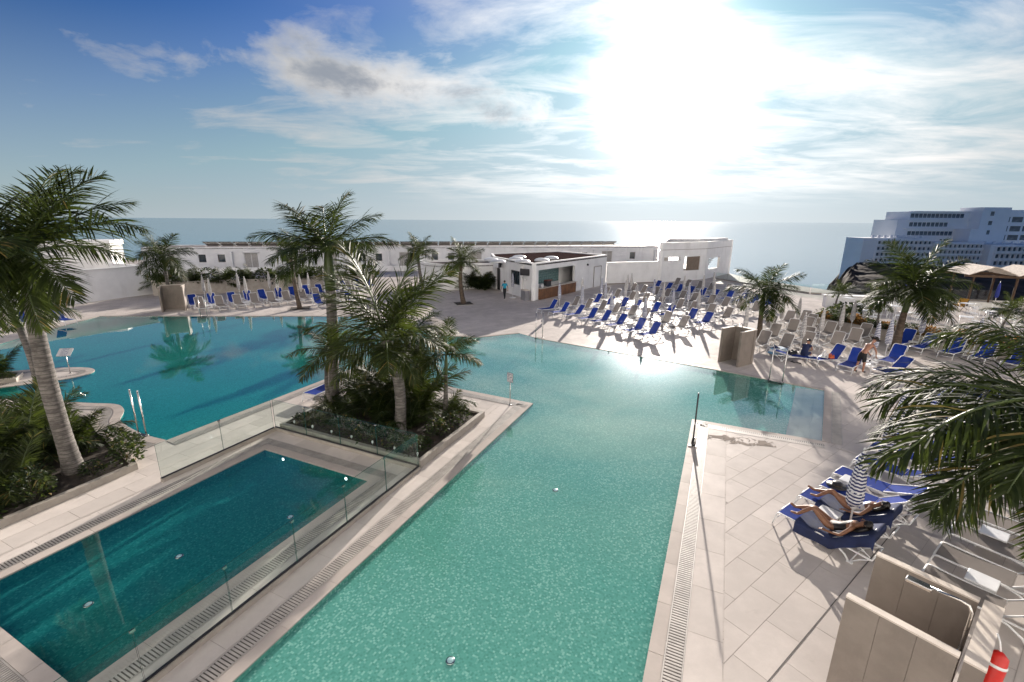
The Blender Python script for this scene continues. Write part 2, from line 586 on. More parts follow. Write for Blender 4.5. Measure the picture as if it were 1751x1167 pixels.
TILE_C = (0.60, 0.545, 0.505)
M = dict(
    deck=tile_mat('deck_stone', TILE_C, R(36.5)),
    tile=tile_mat('tile_stone', TILE_C, 0, joints=False, per_object=True),
    coping=tile_mat('coping_stone', (0.50, 0.445, 0.405), 0, joints=False, per_object=True, rough=0.36),
    grate=pmat('grate_resin', (0.40, 0.37, 0.34), 0.5, var=0.15),
    trough=pmat('trough_dark', (0.10, 0.09, 0.085), 0.8),
    grout=pmat('grout', (0.38, 0.335, 0.305), 0.9, coords='World'),
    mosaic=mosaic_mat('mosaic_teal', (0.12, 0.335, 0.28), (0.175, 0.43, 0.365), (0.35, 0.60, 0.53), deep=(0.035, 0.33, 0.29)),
    mosaic_deep=mosaic_mat('mosaic_deep', (0.010, 0.13, 0.13), (0.018, 0.18, 0.178), (0.04, 0.24, 0.235)),
    water=water_mat('pool_water', (0.86, 0.98, 0.96), 0.011, 2.2),
    soil=pmat('soil', (0.030, 0.022, 0.016), 0.95, var=0.4, scale=8, bump=0.6, bscale=22),
    kerb=pmat('kerb_stone', (0.36, 0.325, 0.285), 0.6, var=0.12, bump=0.15, stain=((0.20, 0.17, 0.14), 1.5, 0.5), coords='World'),
    stone=pmat('shower_stone', (0.25, 0.212, 0.182), 0.6, var=0.12, scale=2.0, bump=0.12, bscale=30, stain=((0.15, 0.125, 0.105), 1.4, 0.6)),
    stone_top=pmat('shower_cap', (0.64, 0.57, 0.50), 0.5, var=0.08),
    white=pmat('white_render', (0.84, 0.835, 0.83), 0.7, var=0.05, scale=0.8, stain=((0.52, 0.50, 0.48), 0.9, 0.35), coords='World', bump=0.05),
    resin=pmat('white_resin', (0.80, 0.80, 0.80), 0.38, var=0.04),
    steel=pmat('steel', (0.62, 0.60, 0.57), 0.22, metal=1.0, var=0.06),
    dark=pmat('dark_plastic', (0.025, 0.025, 0.028), 0.45),
    wood=pmat('counter_wood', (0.20, 0.095, 0.045), 0.5, var=0.3, scale=2.0),
    roof=pmat('roof_felt', (0.060, 0.040, 0.038), 0.95, spec=0.0, var=0.3, coords='World'),
    glass=glass_mat('clear_glass'),
    fence_glass=glass_mat('fence_glass', (0.93, 0.975, 0.962), gain=1.0),
    glass_edge=pmat('glass_edge', (0.03, 0.11, 0.095), 0.2, var=0.1),
    window=pmat('window_glass', (0.035, 0.05, 0.06), 0.08, var=0.3),
    blue=fabric_mat('sling_blue', (0.020, 0.060, 0.36), see=0.16),
    grey=fabric_mat('sling_taupe', (0.30, 0.27, 0.25), see=0.22),
    navy=pmat('navy_towel', (0.018, 0.028, 0.085), 0.9, var=0.25, bump=0.3, bscale=120),
    umb_navy=stripe_mat('canopy_navy_white', (0.015, 0.022, 0.12), (0.74, 0.75, 0.78)),
    umb_grey=stripe_mat('canopy_taupe_white', (0.22, 0.20, 0.20), (0.70, 0.69, 0.68)),
    trunk=None, frond=None)


def trunk_mat(name, col, ring, pitch=0.11):
    m, t, out = new_mat(name)
    b = t.add('ShaderNodeBsdfPrincipled')
    co = t.add('ShaderNodeTexCoord').outputs['Object']
    sp = t.add('ShaderNodeSeparateXYZ')
    t.link(co, sp.inputs[0])
    n = t.noise(co, 5.0, 5.0, 0.65)
    z = t.math('ADD', sp.outputs[2], t.math('MULTIPLY', n, 0.06))
    fr = t.math('FRACT', t.math('DIVIDE', z, pitch))
    ring_f = t.math('LESS_THAN', fr, 0.2)
    stain = t.noise(t.mapping(co, (1, 1, 3.0)), 3.0, 6.0, 0.7)
    c = t.mix(t.maprange(stain, 0.38, 0.62), tuple(x * 0.45 for x in col), col)
    blot = t.noise(t.mapping(co, (1, 1, 0.6)), 7.0, 5.0, 0.7)
    c = t.mix(t.math('MULTIPLY', t.maprange(blot, 0.52, 0.7), 0.6), c, tuple(x * 0.35 for x in col))
    c = t.mix(t.math('MULTIPLY', ring_f, 0.75), c, ring)
    t.link(c, b.inputs['Base Color'])
    b.inputs['Roughness'].default_value = 0.85
    bn = t.add('ShaderNodeBump')
    bn.inputs['Strength'].default_value = 0.5
    bn.inputs['Distance'].default_value = 0.015
    t.link(t.math('SUBTRACT', n, t.math('MULTIPLY', ring_f, 0.6)), bn.inputs['Height'])
    t.link(bn.outputs[0], b.inputs['Normal'])
    t.link(b.outputs[0], out.inputs[0])
    return m


M['trunk'] = trunk_mat('palm_trunk_grey', (0.19, 0.172, 0.158), (0.06, 0.05, 0.042))
M['trunk_brown'] = trunk_mat('palm_trunk_brown', (0.13, 0.095, 0.068), (0.07, 0.05, 0.035), 0.09)
M['shaft'] = pmat('crownshaft_green', (0.055, 0.08, 0.02), 0.4, var=0.25, scale=4)
M['frond'] = leaf_mat('frond_green', (0.005, 0.011, 0.003), (0.022, 0.033, 0.007), tfac=0.20)
M['frond_pale'] = leaf_mat('frond_olive', (0.010, 0.018, 0.005), (0.045, 0.056, 0.013), tfac=0.22)  # paler olive leaf colour for the olive kind of frond
M['leaf'] = leaf_mat('shrub_leaf', (0.006, 0.014, 0.005), (0.028, 0.045, 0.011), tfac=0.20)
M['croton'] = leaf_mat('croton_leaf', (0.10, 0.05, 0.015), (0.30, 0.14, 0.035), trans=(0.5, 0.25, 0.05))

# ------------------------------------------------------------------ the setting
# sea
sm, t, out = new_mat('sea_water')
b = t.add('ShaderNodeBsdfPrincipled')
pos = t.add('ShaderNodeNewGeometry').outputs['Position']
b.inputs['Base Color'].default_value = (0.06, 0.17, 0.27, 1)
b.inputs['Roughness'].default_value = 0.12
b.inputs['IOR'].default_value = 1.33
n1 = t.noise(t.mapping(pos, (1, 1.6, 1)), 0.11, 6.0, 0.65)
n2 = t.noise(t.mapping(pos, (0.3, 1.8, 1)), 0.006, 4.0, 0.5)
bn = t.add('ShaderNodeBump')
bn.inputs['Strength'].default_value = 0.07
bn.inputs['Distance'].default_value = 2.2
t.link(t.math('ADD', n1, t.math('MULTIPLY', n2, 0.5)), bn.inputs['Height'])
t.link(bn.outputs[0], b.inputs['Normal'])
t.link(b.outputs[0], out.inputs[0])
sea = MB()
SEA_Z = -42.0
ys = [-3000, 0, 200, 600, 2000, 8000, 30000, 120000]
for a, c in zip(ys[:-1], ys[1:]):
    w_ = max(4000, c * 2.2)
    w0 = max(4000, a * 2.2)
    sea.add([(-w0, a, SEA_Z), (w0, a, SEA_Z), (w_, c, SEA_Z), (-w_, c, SEA_Z)], [(0, 1, 2, 3)])
tag(sea.build('sea', sm), kind='structure')

# pool outlines (metres; the camera stands at the origin)
left_curve = catmull([(-24.6, 20.6, 0), (-22.4, 21.3, 0), (-20.9, 21.35, 0), (-20.15, 20.75, 0), (-20.4, 19.9, 0), (-21.3, 19.2, 0), (-22.3, 18.6, 0), (-22.9, 18.0, 0)], 5)
low_curve = catmull([(-21.3, 17.35, 0), (-18.6, 17.15, 0), (-17.0, 16.95, 0), (-15.8, 16.85, 0), (-15.15, 16.45, 0), (-14.75, 15.95, 0), (-14.35, 15.35, 0), (-13.5, 14.75, 0), (-12.5, 14.2, 0), (-11.55, 13.84, 0)], 5)
LEFT_T0 = 7.72
MAIN = [Vector((*st(-0.42, -1.0), 0)), Vector((*st(-0.42, 17.22), 0)), Vector((*st(3.72, 17.25), 0)), Vector((13.9, 19.0, 0)), Vector((10.31, 21.75, 0)),
        Vector((1.64, 27.83, 0)), Vector((0.44, 29.18, 0)), Vector((-2.06, 28.02, 0)), Vector((-4.6, 28.4, 0)), Vector((-8.0, 31.6, 0)), Vector((-11.5, 34.1, 0)), Vector((-14.8, 34.14, 0)),
        Vector((-31.09, 33.56, 0)), Vector((-30.68, 29.9, 0)), Vector((-30.3, 27.6, 0)), Vector((-29.4, 23.5, 0)), Vector((-27.0, 20.8, 0))]
MAIN += left_curve + [Vector((-23.6, 17.5, 0))] + low_curve
MAIN += [Vector((*st(-16.2, 16.35), 0)), Vector((*st(-6.42, 16.02), 0)), Vector((*st(-6.42, -1.0), 0))]
SMALL = [Vector((*st(s, t_), 0)) for s, t_ in ((-12.78, 2.15), (-8.48, 2.15), (-8.48, 8.76), (-12.78, 8.76))]
from mathutils.geometry import tessellate_polygon


def sheet(loops, z):
    tris = tessellate_polygon(loops)
    vs = [(p.x, p.y, z) for lp in loops for p in lp]
    out_ = []
    for a, b_, c in tris:
        pa, pb, pc = vs[a], vs[b_], vs[c]
        cr = (pb[0] - pa[0]) * (pc[1] - pa[1]) - (pb[1] - pa[1]) * (pc[0] - pa[0])
        out_.append((a, b_, c) if cr > 0 else (a, c, b_))
    return vs, out_


OUTER = [Vector(p) for p in ((-75, -14, 0), (60, -14, 0), (62, 40, 0), (36, 46.5, 0), (31.5, 60, 0), (30, 92, 0), (-75, 80, 0))]
mb = MB()
vs, fs = sheet([OUTER, MAIN, SMALL], 0.0)
mb.add(vs, fs)
# the terrace stands on a retaining wall
n = len(OUTER)
mb.add([(p.x, p.y, 0) for p in OUTER] + [(p.x * 1.02, p.y * 1.02, -30) for p in OUTER], [(i, n + i, n + (i + 1) % n, (i + 1) % n) for i in range(n)])
deck = tag(mb.build('pool_deck', M['deck']), kind='structure')


def basin(name, loop, depth, mat):
    m_ = MB()
    k = len(loop)
    vs_, fs_ = sheet([loop], -depth)
    m_.add(vs_, fs_)
    m_.add([(p.x, p.y, 0) for p in loop] + [(p.x, p.y, -depth) for p in loop], [(i, (i + 1) % k, k + (i + 1) % k, k + i) for i in range(k)])
    return tag(m_.build(name, mat), kind='structure')


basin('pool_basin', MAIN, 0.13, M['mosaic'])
basin('pool_basin', SMALL, 0.26, M['mosaic_deep'])
for lp in (MAIN, SMALL):
    m_ = MB()
    vs, fs = sheet([lp], -0.012)
    m_.add(vs, fs)
    tag(m_.build('pool_water', M['water']), kind='structure')
# shelf of steps at the far right end of the inlet
for i, (w_, zt) in enumerate(((1.05, -0.095), (0.7, -0.07), (0.35, -0.045))):
    a, b_ = Vector((*st(3.70, 17.27), 0)), Vector((13.87, 18.99, 0))
    d = (b_ - a).normalized()
    nrm = Vector((-d.y, d.x, 0))
    m_ = MB().prism([tuple(a)[:2], tuple(b_)[:2], tuple(b_ + nrm * w_)[:2], tuple(a + nrm * w_)[:2]], -0.125, zt)
    tag(m_.build('pool_step', M['coping']), kind='structure')

# --- built tiles, copings and drains: parts of the deck


def clip(poly, region):
    """cut a polygon by a convex region, both counter-clockwise"""
    for i in range(len(region)):
        a, b_ = region[i], region[(i + 1) % len(region)]
        out_ = []
        for j in range(len(poly)):
            p, q = poly[j], poly[(j + 1) % len(poly)]
            sp_ = (b_[0] - a[0]) * (p[1] - a[1]) - (b_[1] - a[1]) * (p[0] - a[0])
            sq_ = (b_[0] - a[0]) * (q[1] - a[1]) - (b_[1] - a[1]) * (q[0] - a[0])
            if sp_ >= 0:
                out_.append(p)
            if (sp_ >= 0) != (sq_ >= 0):
                u = sp_ / (sp_ - sq_)
                out_.append((p[0] + (q[0] - p[0]) * u, p[1] + (q[1] - p[1]) * u))
        poly = out_
        if len(poly) < 3:
            return []
    return poly


def area(p):
    return 0.5 * sum(p[i][0] * p[(i + 1) % len(p)][1] - p[(i + 1) % len(p)][0] * p[i][1] for i in range(len(p)))


BASES = MB()
LAID = []


def tile_field(region, ang, L=1.18, W=0.59, gap=0.009, org=(0, 0), bond=0.5, zt=0.008):
    if area(region) < 0:
        region = region[::-1]
    ca, sa = math.cos(ang), math.sin(ang)
    loc = [((p[0] - org[0]) * ca + (p[1] - org[1]) * sa, -(p[0] - org[0]) * sa + (p[1] - org[1]) * ca) for p in region]
    x0, x1 = min(p[0] for p in loc), max(p[0] for p in loc)
    y0, y1 = min(p[1] for p in loc), max(p[1] for p in loc)
    BASES.add([(p[0], p[1], 0.003) for p in region], [tuple(range(len(region)))])
    g = gap / 2
    for r in range(math.floor(y0 / W), math.ceil(y1 / W)):
        sh = (r % 2) * bond * L
        for c in range(math.floor((x0 - sh) / L), math.ceil((x1 - sh) / L)):
            q = [(c * L + sh + g, r * W + g), ((c + 1) * L + sh - g, r * W + g), ((c + 1) * L + sh - g, (r + 1) * W - g), (c * L + sh + g, (r + 1) * W - g)]
            q = clip(q, loc)
            if len(q) < 3 or area(q) < 0.015:
                continue
            cx, cy = sum(p[0] for p in q) / len(q), sum(p[1] for p in q) / len(q)
            dz = random.uniform(-0.0015, 0.0015)
            wx, wy = org[0] + cx * ca - cy * sa, org[1] + cx * sa + cy * ca
            LAID.append((wx * wx + wy * wy, [(p[0] - cx, p[1] - cy) for p in q], wx, wy, zt + dz, ang))


def strip(path, off0, off1):
    """points along a path and the two offsets to its right"""
    out_ = []
    for i, p in enumerate(path):
        a = path[max(0, i - 1)]
        b_ = path[min(len(path) - 1, i + 1)]
        if 0 < i < len(path) - 1:
            d1, d2 = (p - a).normalized(), (b_ - p).normalized()
            n1_, n2_ = Vector((d1.y, -d1.x, 0)), Vector((d2.y, -d2.x, 0))
            nn = (n1_ + n2_)
            nn = nn.normalized() / max(0.35, nn.normalized().dot(n1_))
        else:
            d1 = (b_ - a).normalized()
            nn = Vector((d1.y, -d1.x, 0))
        out_.append((p + nn * off0, p + nn * off1))
    return out_


def resample(path, step):
    pts = [path[0]]
    for a, b_ in zip(path[:-1], path[1:]):
        k = max(1, round((b_ - a).length / step))
        pts += [a.lerp(b_, (i + 1) / k) for i in range(k)]
    return pts


def coping(path, wid=0.24, step=1.2, zt=0.012):
    pts = strip(resample(path, step), -0.012, wid)
    for (a, b_), (c, d) in zip(pts[:-1], pts[1:]):
        e = 0.004
        u = (c - a).normalized() * e if (c - a).length > 0 else Vector()
        q = [a + u, c - u, d - u, b_ + u]
        o = sum(q, Vector()) / 4
        MB().prism([(p.x - o.x, p.y - o.y) for p in q], -0.035, 0.0).build('coping_stone', M['coping'], deck, (o.x, o.y, zt + random.uniform(-0.001, 0.001)))


def drain(path, off, wid=0.30, pitch=0.062, bars=True):
    big = strip(path, off, off + wid)
    m_ = MB()
    vs_ = [tuple(p[:2]) + (0.005,) for ab in big for p in ab]
    fs_ = [(2 * i, 2 * i + 2, 2 * i + 3, 2 * i + 1) for i in range(len(big) - 1)]
    m_.add(vs_, fs_, 1)
    fine = strip(resample(path, pitch), off + 0.015, off + wid - 0.015)
    for (a, b_), (c, d) in zip(fine[:-1], fine[1:]):
        if (c - a).length < 0.01 or (d - b_).length < 0.005:
            continue
        k = 0.60
        c2, d2 = a.lerp(c, k), b_.lerp(d, k)
        vs_ = [(p.x, p.y, z) for z in (0.006, 0.016) for p in (a, c2, d2, b_)]
        m_.add(vs_, [(4, 7, 6, 5), (0, 1, 5, 4), (1, 2, 6, 5), (2, 3, 7, 6), (3, 0, 4, 7)], 0)
    for o0, o1 in ((off - 0.012, off + 0.012), (off + wid - 0.012, off + wid + 0.012)):
        e = strip(path, o0, o1)
        for (a, b_), (c, d) in zip(e[:-1], e[1:]):
            m_.add([(p.x, p.y, 0.017) for p in (a, c, d, b_)], [(0, 1, 2, 3)], 0)
    o = m_.build('drain_grate', [M['grate'], M['trough']], deck)
    o['kind'] = 'stuff'


V3 = lambda s, t_: Vector((*st(s, t_), 0))
p_right = [V3(-0.42, 2.0), V3(-0.42, 17.22), V3(3.72, 17.25)]
p_end = [V3(3.72, 17.25), Vector((13.9, 19.0, 0))]
p_far = [Vector((13.9, 19.0, 0)), Vector((10.31, 21.75, 0)), Vector((1.64, 27.83, 0))]
p_far2 = [Vector((0.44, 29.18, 0)), Vector((-2.06, 28.02, 0)), Vector((-4.6, 28.4, 0)), Vector((-8.0, 31.6, 0)), Vector((-11.5, 34.1, 0)), Vector((-14.8, 34.14, 0)), Vector((-31.09, 33.56, 0)), Vector((-30.68, 29.9, 0)), Vector((-30.3, 27.6, 0))]
p_pen = [V3(-16.2, LEFT_T0), V3(-16.2, 16.35), V3(-6.42, 16.02), V3(-6.42, 2.0)]
p_low = [p for p in low_curve[8:]]
p_spit = left_curve
flip = lambda p: p[::-1]
for p in (p_right, p_pen):
    coping(p, 0.24)
coping(p_end, 0.24)
coping(p_low, 0.30, 0.45)
coping(p_spit, 0.30, 0.5)
coping(p_far, 0.26, 1.6)
coping(p_far2, 0.26, 2.4)
drain(p_right, 0.26)
drain(p_end, 0.26)
drain(p_pen, 0.26, pitch=0.058)
drain(p_low, 0.34, 0.24)
drain(p_spit, 0.34, 0.22)

# around the small pool the path runs clockwise with the stone on its left
sp_path = [V3(-8.48, 2.15), V3(-8.48, 8.76), V3(-12.78, 8.76), V3(-12.78, 2.15), V3(-8.48, 2.15)]
for a, b_, trim in ((0, 1, 0), (1, 2, 1), (2, 3, 0), (3, 4, 1)):
    p0, p1 = sp_path[a], sp_path[b_]
    d = (p1 - p0).normalized()
    # extend the two long sides over the corners, the short sides butt against them
    e = 0.26 if not trim else 0.002
    coping([p0 - d * e, p1 + d * e], 0.25)
    e2 = 0.57 if not trim else 0.255
    drain([p0 - d * e2, p1 + d * e2], 0.27, 0.29, 0.055)

# tiles
tile_field([st(0.755, 4.2), st(0.755, 16.86), st(3.95, 16.86), (15.4, 8.1), (14.0, 4.6)], R(36.5), org=(4.19, 5.72))
tile_field([st(4.05, 16.86), (14.3, 18.75), (19.4, 17.2), (15.5, 8.2)], R(36.5), org=(4.19, 5.72))
tile_field([st(0.15, 2.6), st(0.74, 2.6), st(0.74, 16.86), st(0.15, 16.86)], AX, 1.2, 0.60, org=st(0.15, 2.6), bond=0)
tile_field([st(-7.52, 2.4), st(-7.02, 2.4), st(-7.02, 15.4), st(-7.52, 15.4)], AX, 1.2, 0.56, org=st(-7.525, 2.4), bond=0)
tile_field([st(-15.6, 14.1), st(-7.55, 14.1), st(-7.55, 15.42), st(-15.6, 15.42)], AX, 1.2, 0.6, org=st(-15.6, 14.1))
tile_field([st(-15.6, 2.6), st(-13.70, 2.6), st(-13.70, 14.08), st(-15.6, 14.08)], AX, 1.2, 0.62, org=st(-15.6, 2.6))
tile_field([st(-13.64, 2.3), st(-13.36, 2.3), st(-13.36, 8.7), st(-13.64, 8.7)], AX, 1.2, 0.30, org=st(-13.64, 2.3), bond=0)
tile_field([st(-13.36, 9.34), st(-7.95, 9.34), st(-7.95, 9.80), st(-13.36, 9.80)], AX - R(90), 1.2, 0.48, org=st(-13.36, 9.805), bond=0)
tile_field([st(-7.90, 2.3), st(-7.60, 2.3), st(-7.60, 9.80), st(-7.90, 9.80)], AX, 1.2, 0.31, org=st(-7.905, 2.3), bond=0)
tile_field([st(-19.5, 2.6), st(-15.62, 2.6), st(-15.62, 7.0), st(-17.0, 7.1), st(-19.5, 6.2)], AX, 1.2, 0.62, org=st(-15.6, 2.6))
# the nearest three hundred tiles are single pieces, those farther off are laid as one
LAID.sort(key=lambda r: r[0])
far_tiles = MB()
for i, (_, q, wx, wy, z, ang) in enumerate(LAID):
    if i < 300:
        MB().prism(q, -0.004, 0.0, bottom=False).build('tile', M['tile'], deck, (wx, wy, z), (0, 0, ang))
    else:
        ca, sa = math.cos(ang), math.sin(ang)
        far_tiles.prism([(wx + p[0] * ca - p[1] * sa, wy + p[0] * sa + p[1] * ca) for p in q], z - 0.004, z, bottom=False)
far_tiles.build('tile_paving', M['tile'], deck)['kind'] = 'stuff'
BASES.build('grout_bed', M['grout'], deck)
# dark expansion joint across the right-hand deck
MB().box((0, 0, 0), (22, 0.016, 0.004)).build('expansion_joint', M['trough'], deck, (4.19 + 8 * math.cos(R(36.5)), 5.72 + 8 * math.sin(R(36.5)), 0.0125), (0, 0, R(36.5)))

# dried splash of water by the pool corner
wm, t, out = new_mat('wet_stone')
b = t.add('ShaderNodeBsdfPrincipled')
b.inputs['Base Color'].default_value = (0.33, 0.29, 0.255, 1)
b.inputs['Roughness'].default_value = 0.7
b.inputs['Specular IOR Level'].default_value = 0.0
tr = t.add('ShaderNodeBsdfTransparent')
mx = t.add('ShaderNodeMixShader')
n = t.noise(t.add('ShaderNodeTexCoord').outputs['Object'], 2.2, 7.0, 0.65, 0.8)
t.link(t.maprange(n, 0.44, 0.56), mx.inputs[0])
t.link(tr.outputs[0], mx.inputs[1])
t.link(b.outputs[0], mx.inputs[2])
t.link(mx.outputs[0], out.inputs[0])
for k, (x, y, rx, ry, rz) in enumerate(((7.75, 14.1, 0.95, 0.36, -0.25),)):
    pts = []
    for i in range(28):
        a = i / 28 * 2 * math.pi
        rr = 1 + 0.35 * math.sin(3 * a + k) * math.sin(5 * a + 2 * k)
        pts.append((rx * rr * math.cos(a), ry * rr * math.sin(a), 0))
    tag(MB().add(pts, [tuple(range(28))]).build('wet_patch', wm, None, (x, y, 0.0135), (0, 0, rz)), kind='structure')


# ------------------------------------------------------------------ planting beds
def bed(name, label, poly, h=0.24, w_=0.14, soil_z=0.17):
    o = thing(name, label, 'planting bed', (poly[0][0], poly[0][1], 0))
    ox, oy = poly[0]
    pl = [Vector((p[0] - ox, p[1] - oy, 0)) for p in poly]
    if area([tuple(p[:2]) for p in pl]) < 0:
        pl = pl[::-1]
    k = len(pl)
    inner = []
    for i in range(k):
        a, p, b_ = pl[i - 1], pl[i], pl[(i + 1) % k]
        d1, d2 = (p - a).normalized(), (b_ - p).normalized()
        n1_, n2_ = Vector((-d1.y, d1.x, 0)), Vector((-d2.y, d2.x, 0))
        nn = (n1_ + n2_).normalized()
        inner.append(p + nn * (w_ / max(0.3, nn.dot(n1_))))
    for i in range(k):
        j = (i + 1) % k
        segs = max(1, round((pl[j] - pl[i]).length / 1.2))
        for s_ in range(segs):
            u0, u1 = s_ / segs, (s_ + 1) / segs
            a, b_ = pl[i].lerp(pl[j], u0), pl[i].lerp(pl[j], u1)
            c, d = inner[i].lerp(inner[j], u1), inner[i].lerp(inner[j], u0)
            e = (b_ - a).normalized() * 0.003
            q = [a + e, b_ - e, c - e, d + e]
            MB().prism([tuple(p[:2]) for p in q], 0, h).build('kerb_stone', M['kerb'], o)
    vs_, fs_ = sheet([inner], soil_z)
    MB().add(vs_, fs_).build('soil', M['soil'], o)
    return o


ISLAND = [st(-13.55, 9.95), st(-7.55, 9.95), st(-7.55, 14.0), st(-13.55, 14.0)]
bed('island_bed', 'square palm bed with stone kerb behind the glass balustrade between the pools', ISLAND)
LEFTBED = [(-11.02, 12.02), (-14.0, 14.2), (-15.4, 15.4), (-19.0, 15.6), (-23.0, 14.0), (-20.0, 6.5), (-13.2, 6.8)]
bed('left_bed', 'dark planting bed with low pale kerb at the left edge of the photo', LEFTBED, 0.2)
bed('spit_bed', 'small planting bed on the rounded spit beside the left pool', [(-22.3, 19.3), (-22.9, 20.2), (-26.5, 19.6), (-26.5, 17.5)], 0.18)


# ------------------------------------------------------------------ buildings
def frame_of(a, b_):
    """origin, direction along the wall, outward normal (right-hand side of a->b)"""
    a, b_ = Vector((a[0], a[1], 0)), Vector((b_[0], b_[1], 0))
    d = (b_ - a).normalized()
    return a, d, Vector((d.y, -d.x, 0)), (b_ - a).length


def wall_panel(mb, a, b_, z0, z1, thick, holes=(), mi=0):
    """upright wall from a to b (its outer face on the line), with rectangular openings (u0, u1, z0, z1)"""
    a, d, nrm, L = frame_of(a, b_)
    us = sorted({0.0, L, *[h[0] for h in holes], *[h[1] for h in holes]})
    zs = sorted({z0, z1, *[h[2] for h in holes], *[h[3] for h in holes]})
    inside = lambda u, z: any(h[0] < u < h[1] and h[2] < z < h[3] for h in holes)
    P = lambda u, z, k: tuple(a + d * u - nrm * (thick * k) + Vector((0, 0, z)))
    for i in range(len(us) - 1):
        for j in range(len(zs) - 1):
            if inside((us[i] + us[i + 1]) / 2, (zs[j] + zs[j + 1]) / 2):
                continue
            u0, u1, c, e = us[i], us[i + 1], zs[j], zs[j + 1]
            mb.add([P(u0, c, 0), P(u1, c, 0), P(u1, e, 0), P(u0, e, 0)], [(0, 1, 2, 3)], mi)
            mb.add([P(u0, c, 1), P(u1, c, 1), P(u1, e, 1), P(u0, e, 1)], [(3, 2, 1, 0)], mi)
    for h in list(holes) + [None]:
        if h is None:
            u0, u1, c, e = 0.0, L, z0, z1
        else:
            u0, u1, c, e = h
        ring = [(u0, c), (u1, c), (u1, e), (u0, e)]
        for k in range(4):
            p, q = ring[k], ring[(k + 1) % 4]
            f = [P(*p, 0), P(*p, 1), P(*q, 1), P(*q, 0)]
            mb.add(f, [(0, 1, 2, 3) if h is None else (3, 2, 1, 0)], mi)
    return a, d, nrm, L


def on_wall(a, b_, u, z, out_=0.0):
    a, d, nrm, L = frame_of(a, b_)
    return tuple(a + d * u + nrm * out_ + Vector((0, 0, z)))


def wall_rot(a, b_):
    _, d, nrm, _ = frame_of(a, b_)
    return math.atan2(d.y, d.x)


def window_part(parent, a, b_, u0, u1, z0, z1, depth=0.12, panes=1, name='window', frame_c=None, ox=(0, 0)):
    """recessed window: pane with a frame around it and mullions"""
    w_, h_ = u1 - u0, z1 - z0
    p = Vector(on_wall(a, b_, (u0 + u1) / 2, (z0 + z1) / 2, -depth)) - Vector((*ox, 0))
    rz = wall_rot(a, b_)
    o = MB().box((0, 0, 0), (w_, 0.02, h_)).build(name, M['window'], parent, p, (0, 0, rz))
    f = MB()
    k = 0.05
    for sx in (-1, 1):
        f.box((sx * (w_ / 2 - k / 2), -0.03, 0), (k, 0.05, h_))
        f.box((0, -0.03, sx * (h_ / 2 - k / 2)), (w_ - 2 * k, 0.05, k))
    for i in range(1, panes):
        f.box((-w_ / 2 + w_ * i / panes, -0.03, 0), (k, 0.045, h_ - 2 * k))
    f.build('frame', frame_c or M['resin'], o)
    return o


# --- poolside bar
BA, BB = (1.95, 41.63), (10.87, 53.19)       # front with the counter
BC = (-2.05, 49.2)                           # its side towards the walkway
bar = thing('bar_building', 'white flat-roofed poolside bar with wood counter and roof domes', 'building', (BA[0], BA[1], 0))
OX = BA
off = lambda p: (p[0] - OX[0], p[1] - OX[1])
a_, b2, c2 = off(BA), off(BB), off(BC)
Lf = (Vector(BB) - Vector(BA)).length
back = (b2[0] - 5.2, b2[1] + 6.3)
backl = (c2[0] - 0.5, c2[1] + 5.0)
HB = 3.45
m_ = MB()
wall_panel(m_, a_, b2, 0, HB, 0.25, [(0.75, 7.4, 1.05, 2.75)])
m_.build('front_wall', M['white'], bar)
m_ = MB()
Ls = (Vector(c2) - Vector(a_)).length
# side wall runs from c to a so that its outside faces the walkway
wall_panel(m_, c2, a_, 0, HB, 0.25, [(0.55, 1.65, 0, 2.35), (Ls - 4.6, Ls - 2.7, 1.1, 2.45)])
m_.build('side_wall', M['white'], bar)
m_ = MB()
wall_panel(m_, b2, back, 0, HB, 0.25)
wall_panel(m_, back, backl, 0, HB, 0.25)
wall_panel(m_, backl, c2, 0, HB, 0.25)
m_.build('rear_wall', M['white'], bar)
MB().prism([a_, b2, back, backl, c2], HB - 0.25, HB - 0.12).build('roof', M['roof'], bar)
# the counter opening
_, d_, n_, _ = frame_of(a_, b2)
rzf = wall_rot(a_, b2)
MB().box((0, 0, 0), (6.6, 0.30, 1.0)).build('counter_front', M['wood'], bar, on_wall(a_, b2, 4.08, 0.52, 0.06), (0, 0, rzf))
for i in range(1, 9):
    MB().box((0, 0, 0), (0.012, 0.01, 0.98)).build('groove', M['dark'], bar, on_wall(a_, b2, 0.78 + i * 0.735, 0.52, 0.214), (0, 0, rzf))
MB().bevbox((0, 0, 0), (6.75, 0.62, 0.05), 0.01).build('counter_top', M['stone_top'], bar, on_wall(a_, b2, 4.08, 1.078, 0.05), (0, 0, rzf))
teal = pmat('bar_tiles', (0.16, 0.27, 0.27), 0.3, var=0.18, scale=6)
bs = MB()
for r in range(7):
    for c in range(13):
        bs.box(((c - 6) * 0.42, 0, (r - 3) * 0.25), (0.41, 0.02, 0.24))
bs.build('backsplash', teal, bar, on_wall(a_, b2, 4.3, 1.95, -1.75), (0, 0, rzf))
wp = MB()
wall_panel(wp, on_wall(a_, b2, 0.6, 0, -1.8)[:2], on_wall(a_, b2, 12.5, 0, -1.8)[:2], 0, 3.1, 0.1)
wp.build('back_partition', M['white'], bar)
window_part(bar, c2, a_, Ls - 4.6, Ls - 2.7, 1.1, 2.45, 0.14, 2, frame_c=M['dark'])
MB().box((0, 0, 0), (1.08, 0.04, 2.33)).build('door', M['dark'], bar, on_wall(c2, a_, 1.1, 1.17, -0.2), (0, 0, wall_rot(c2, a_)))
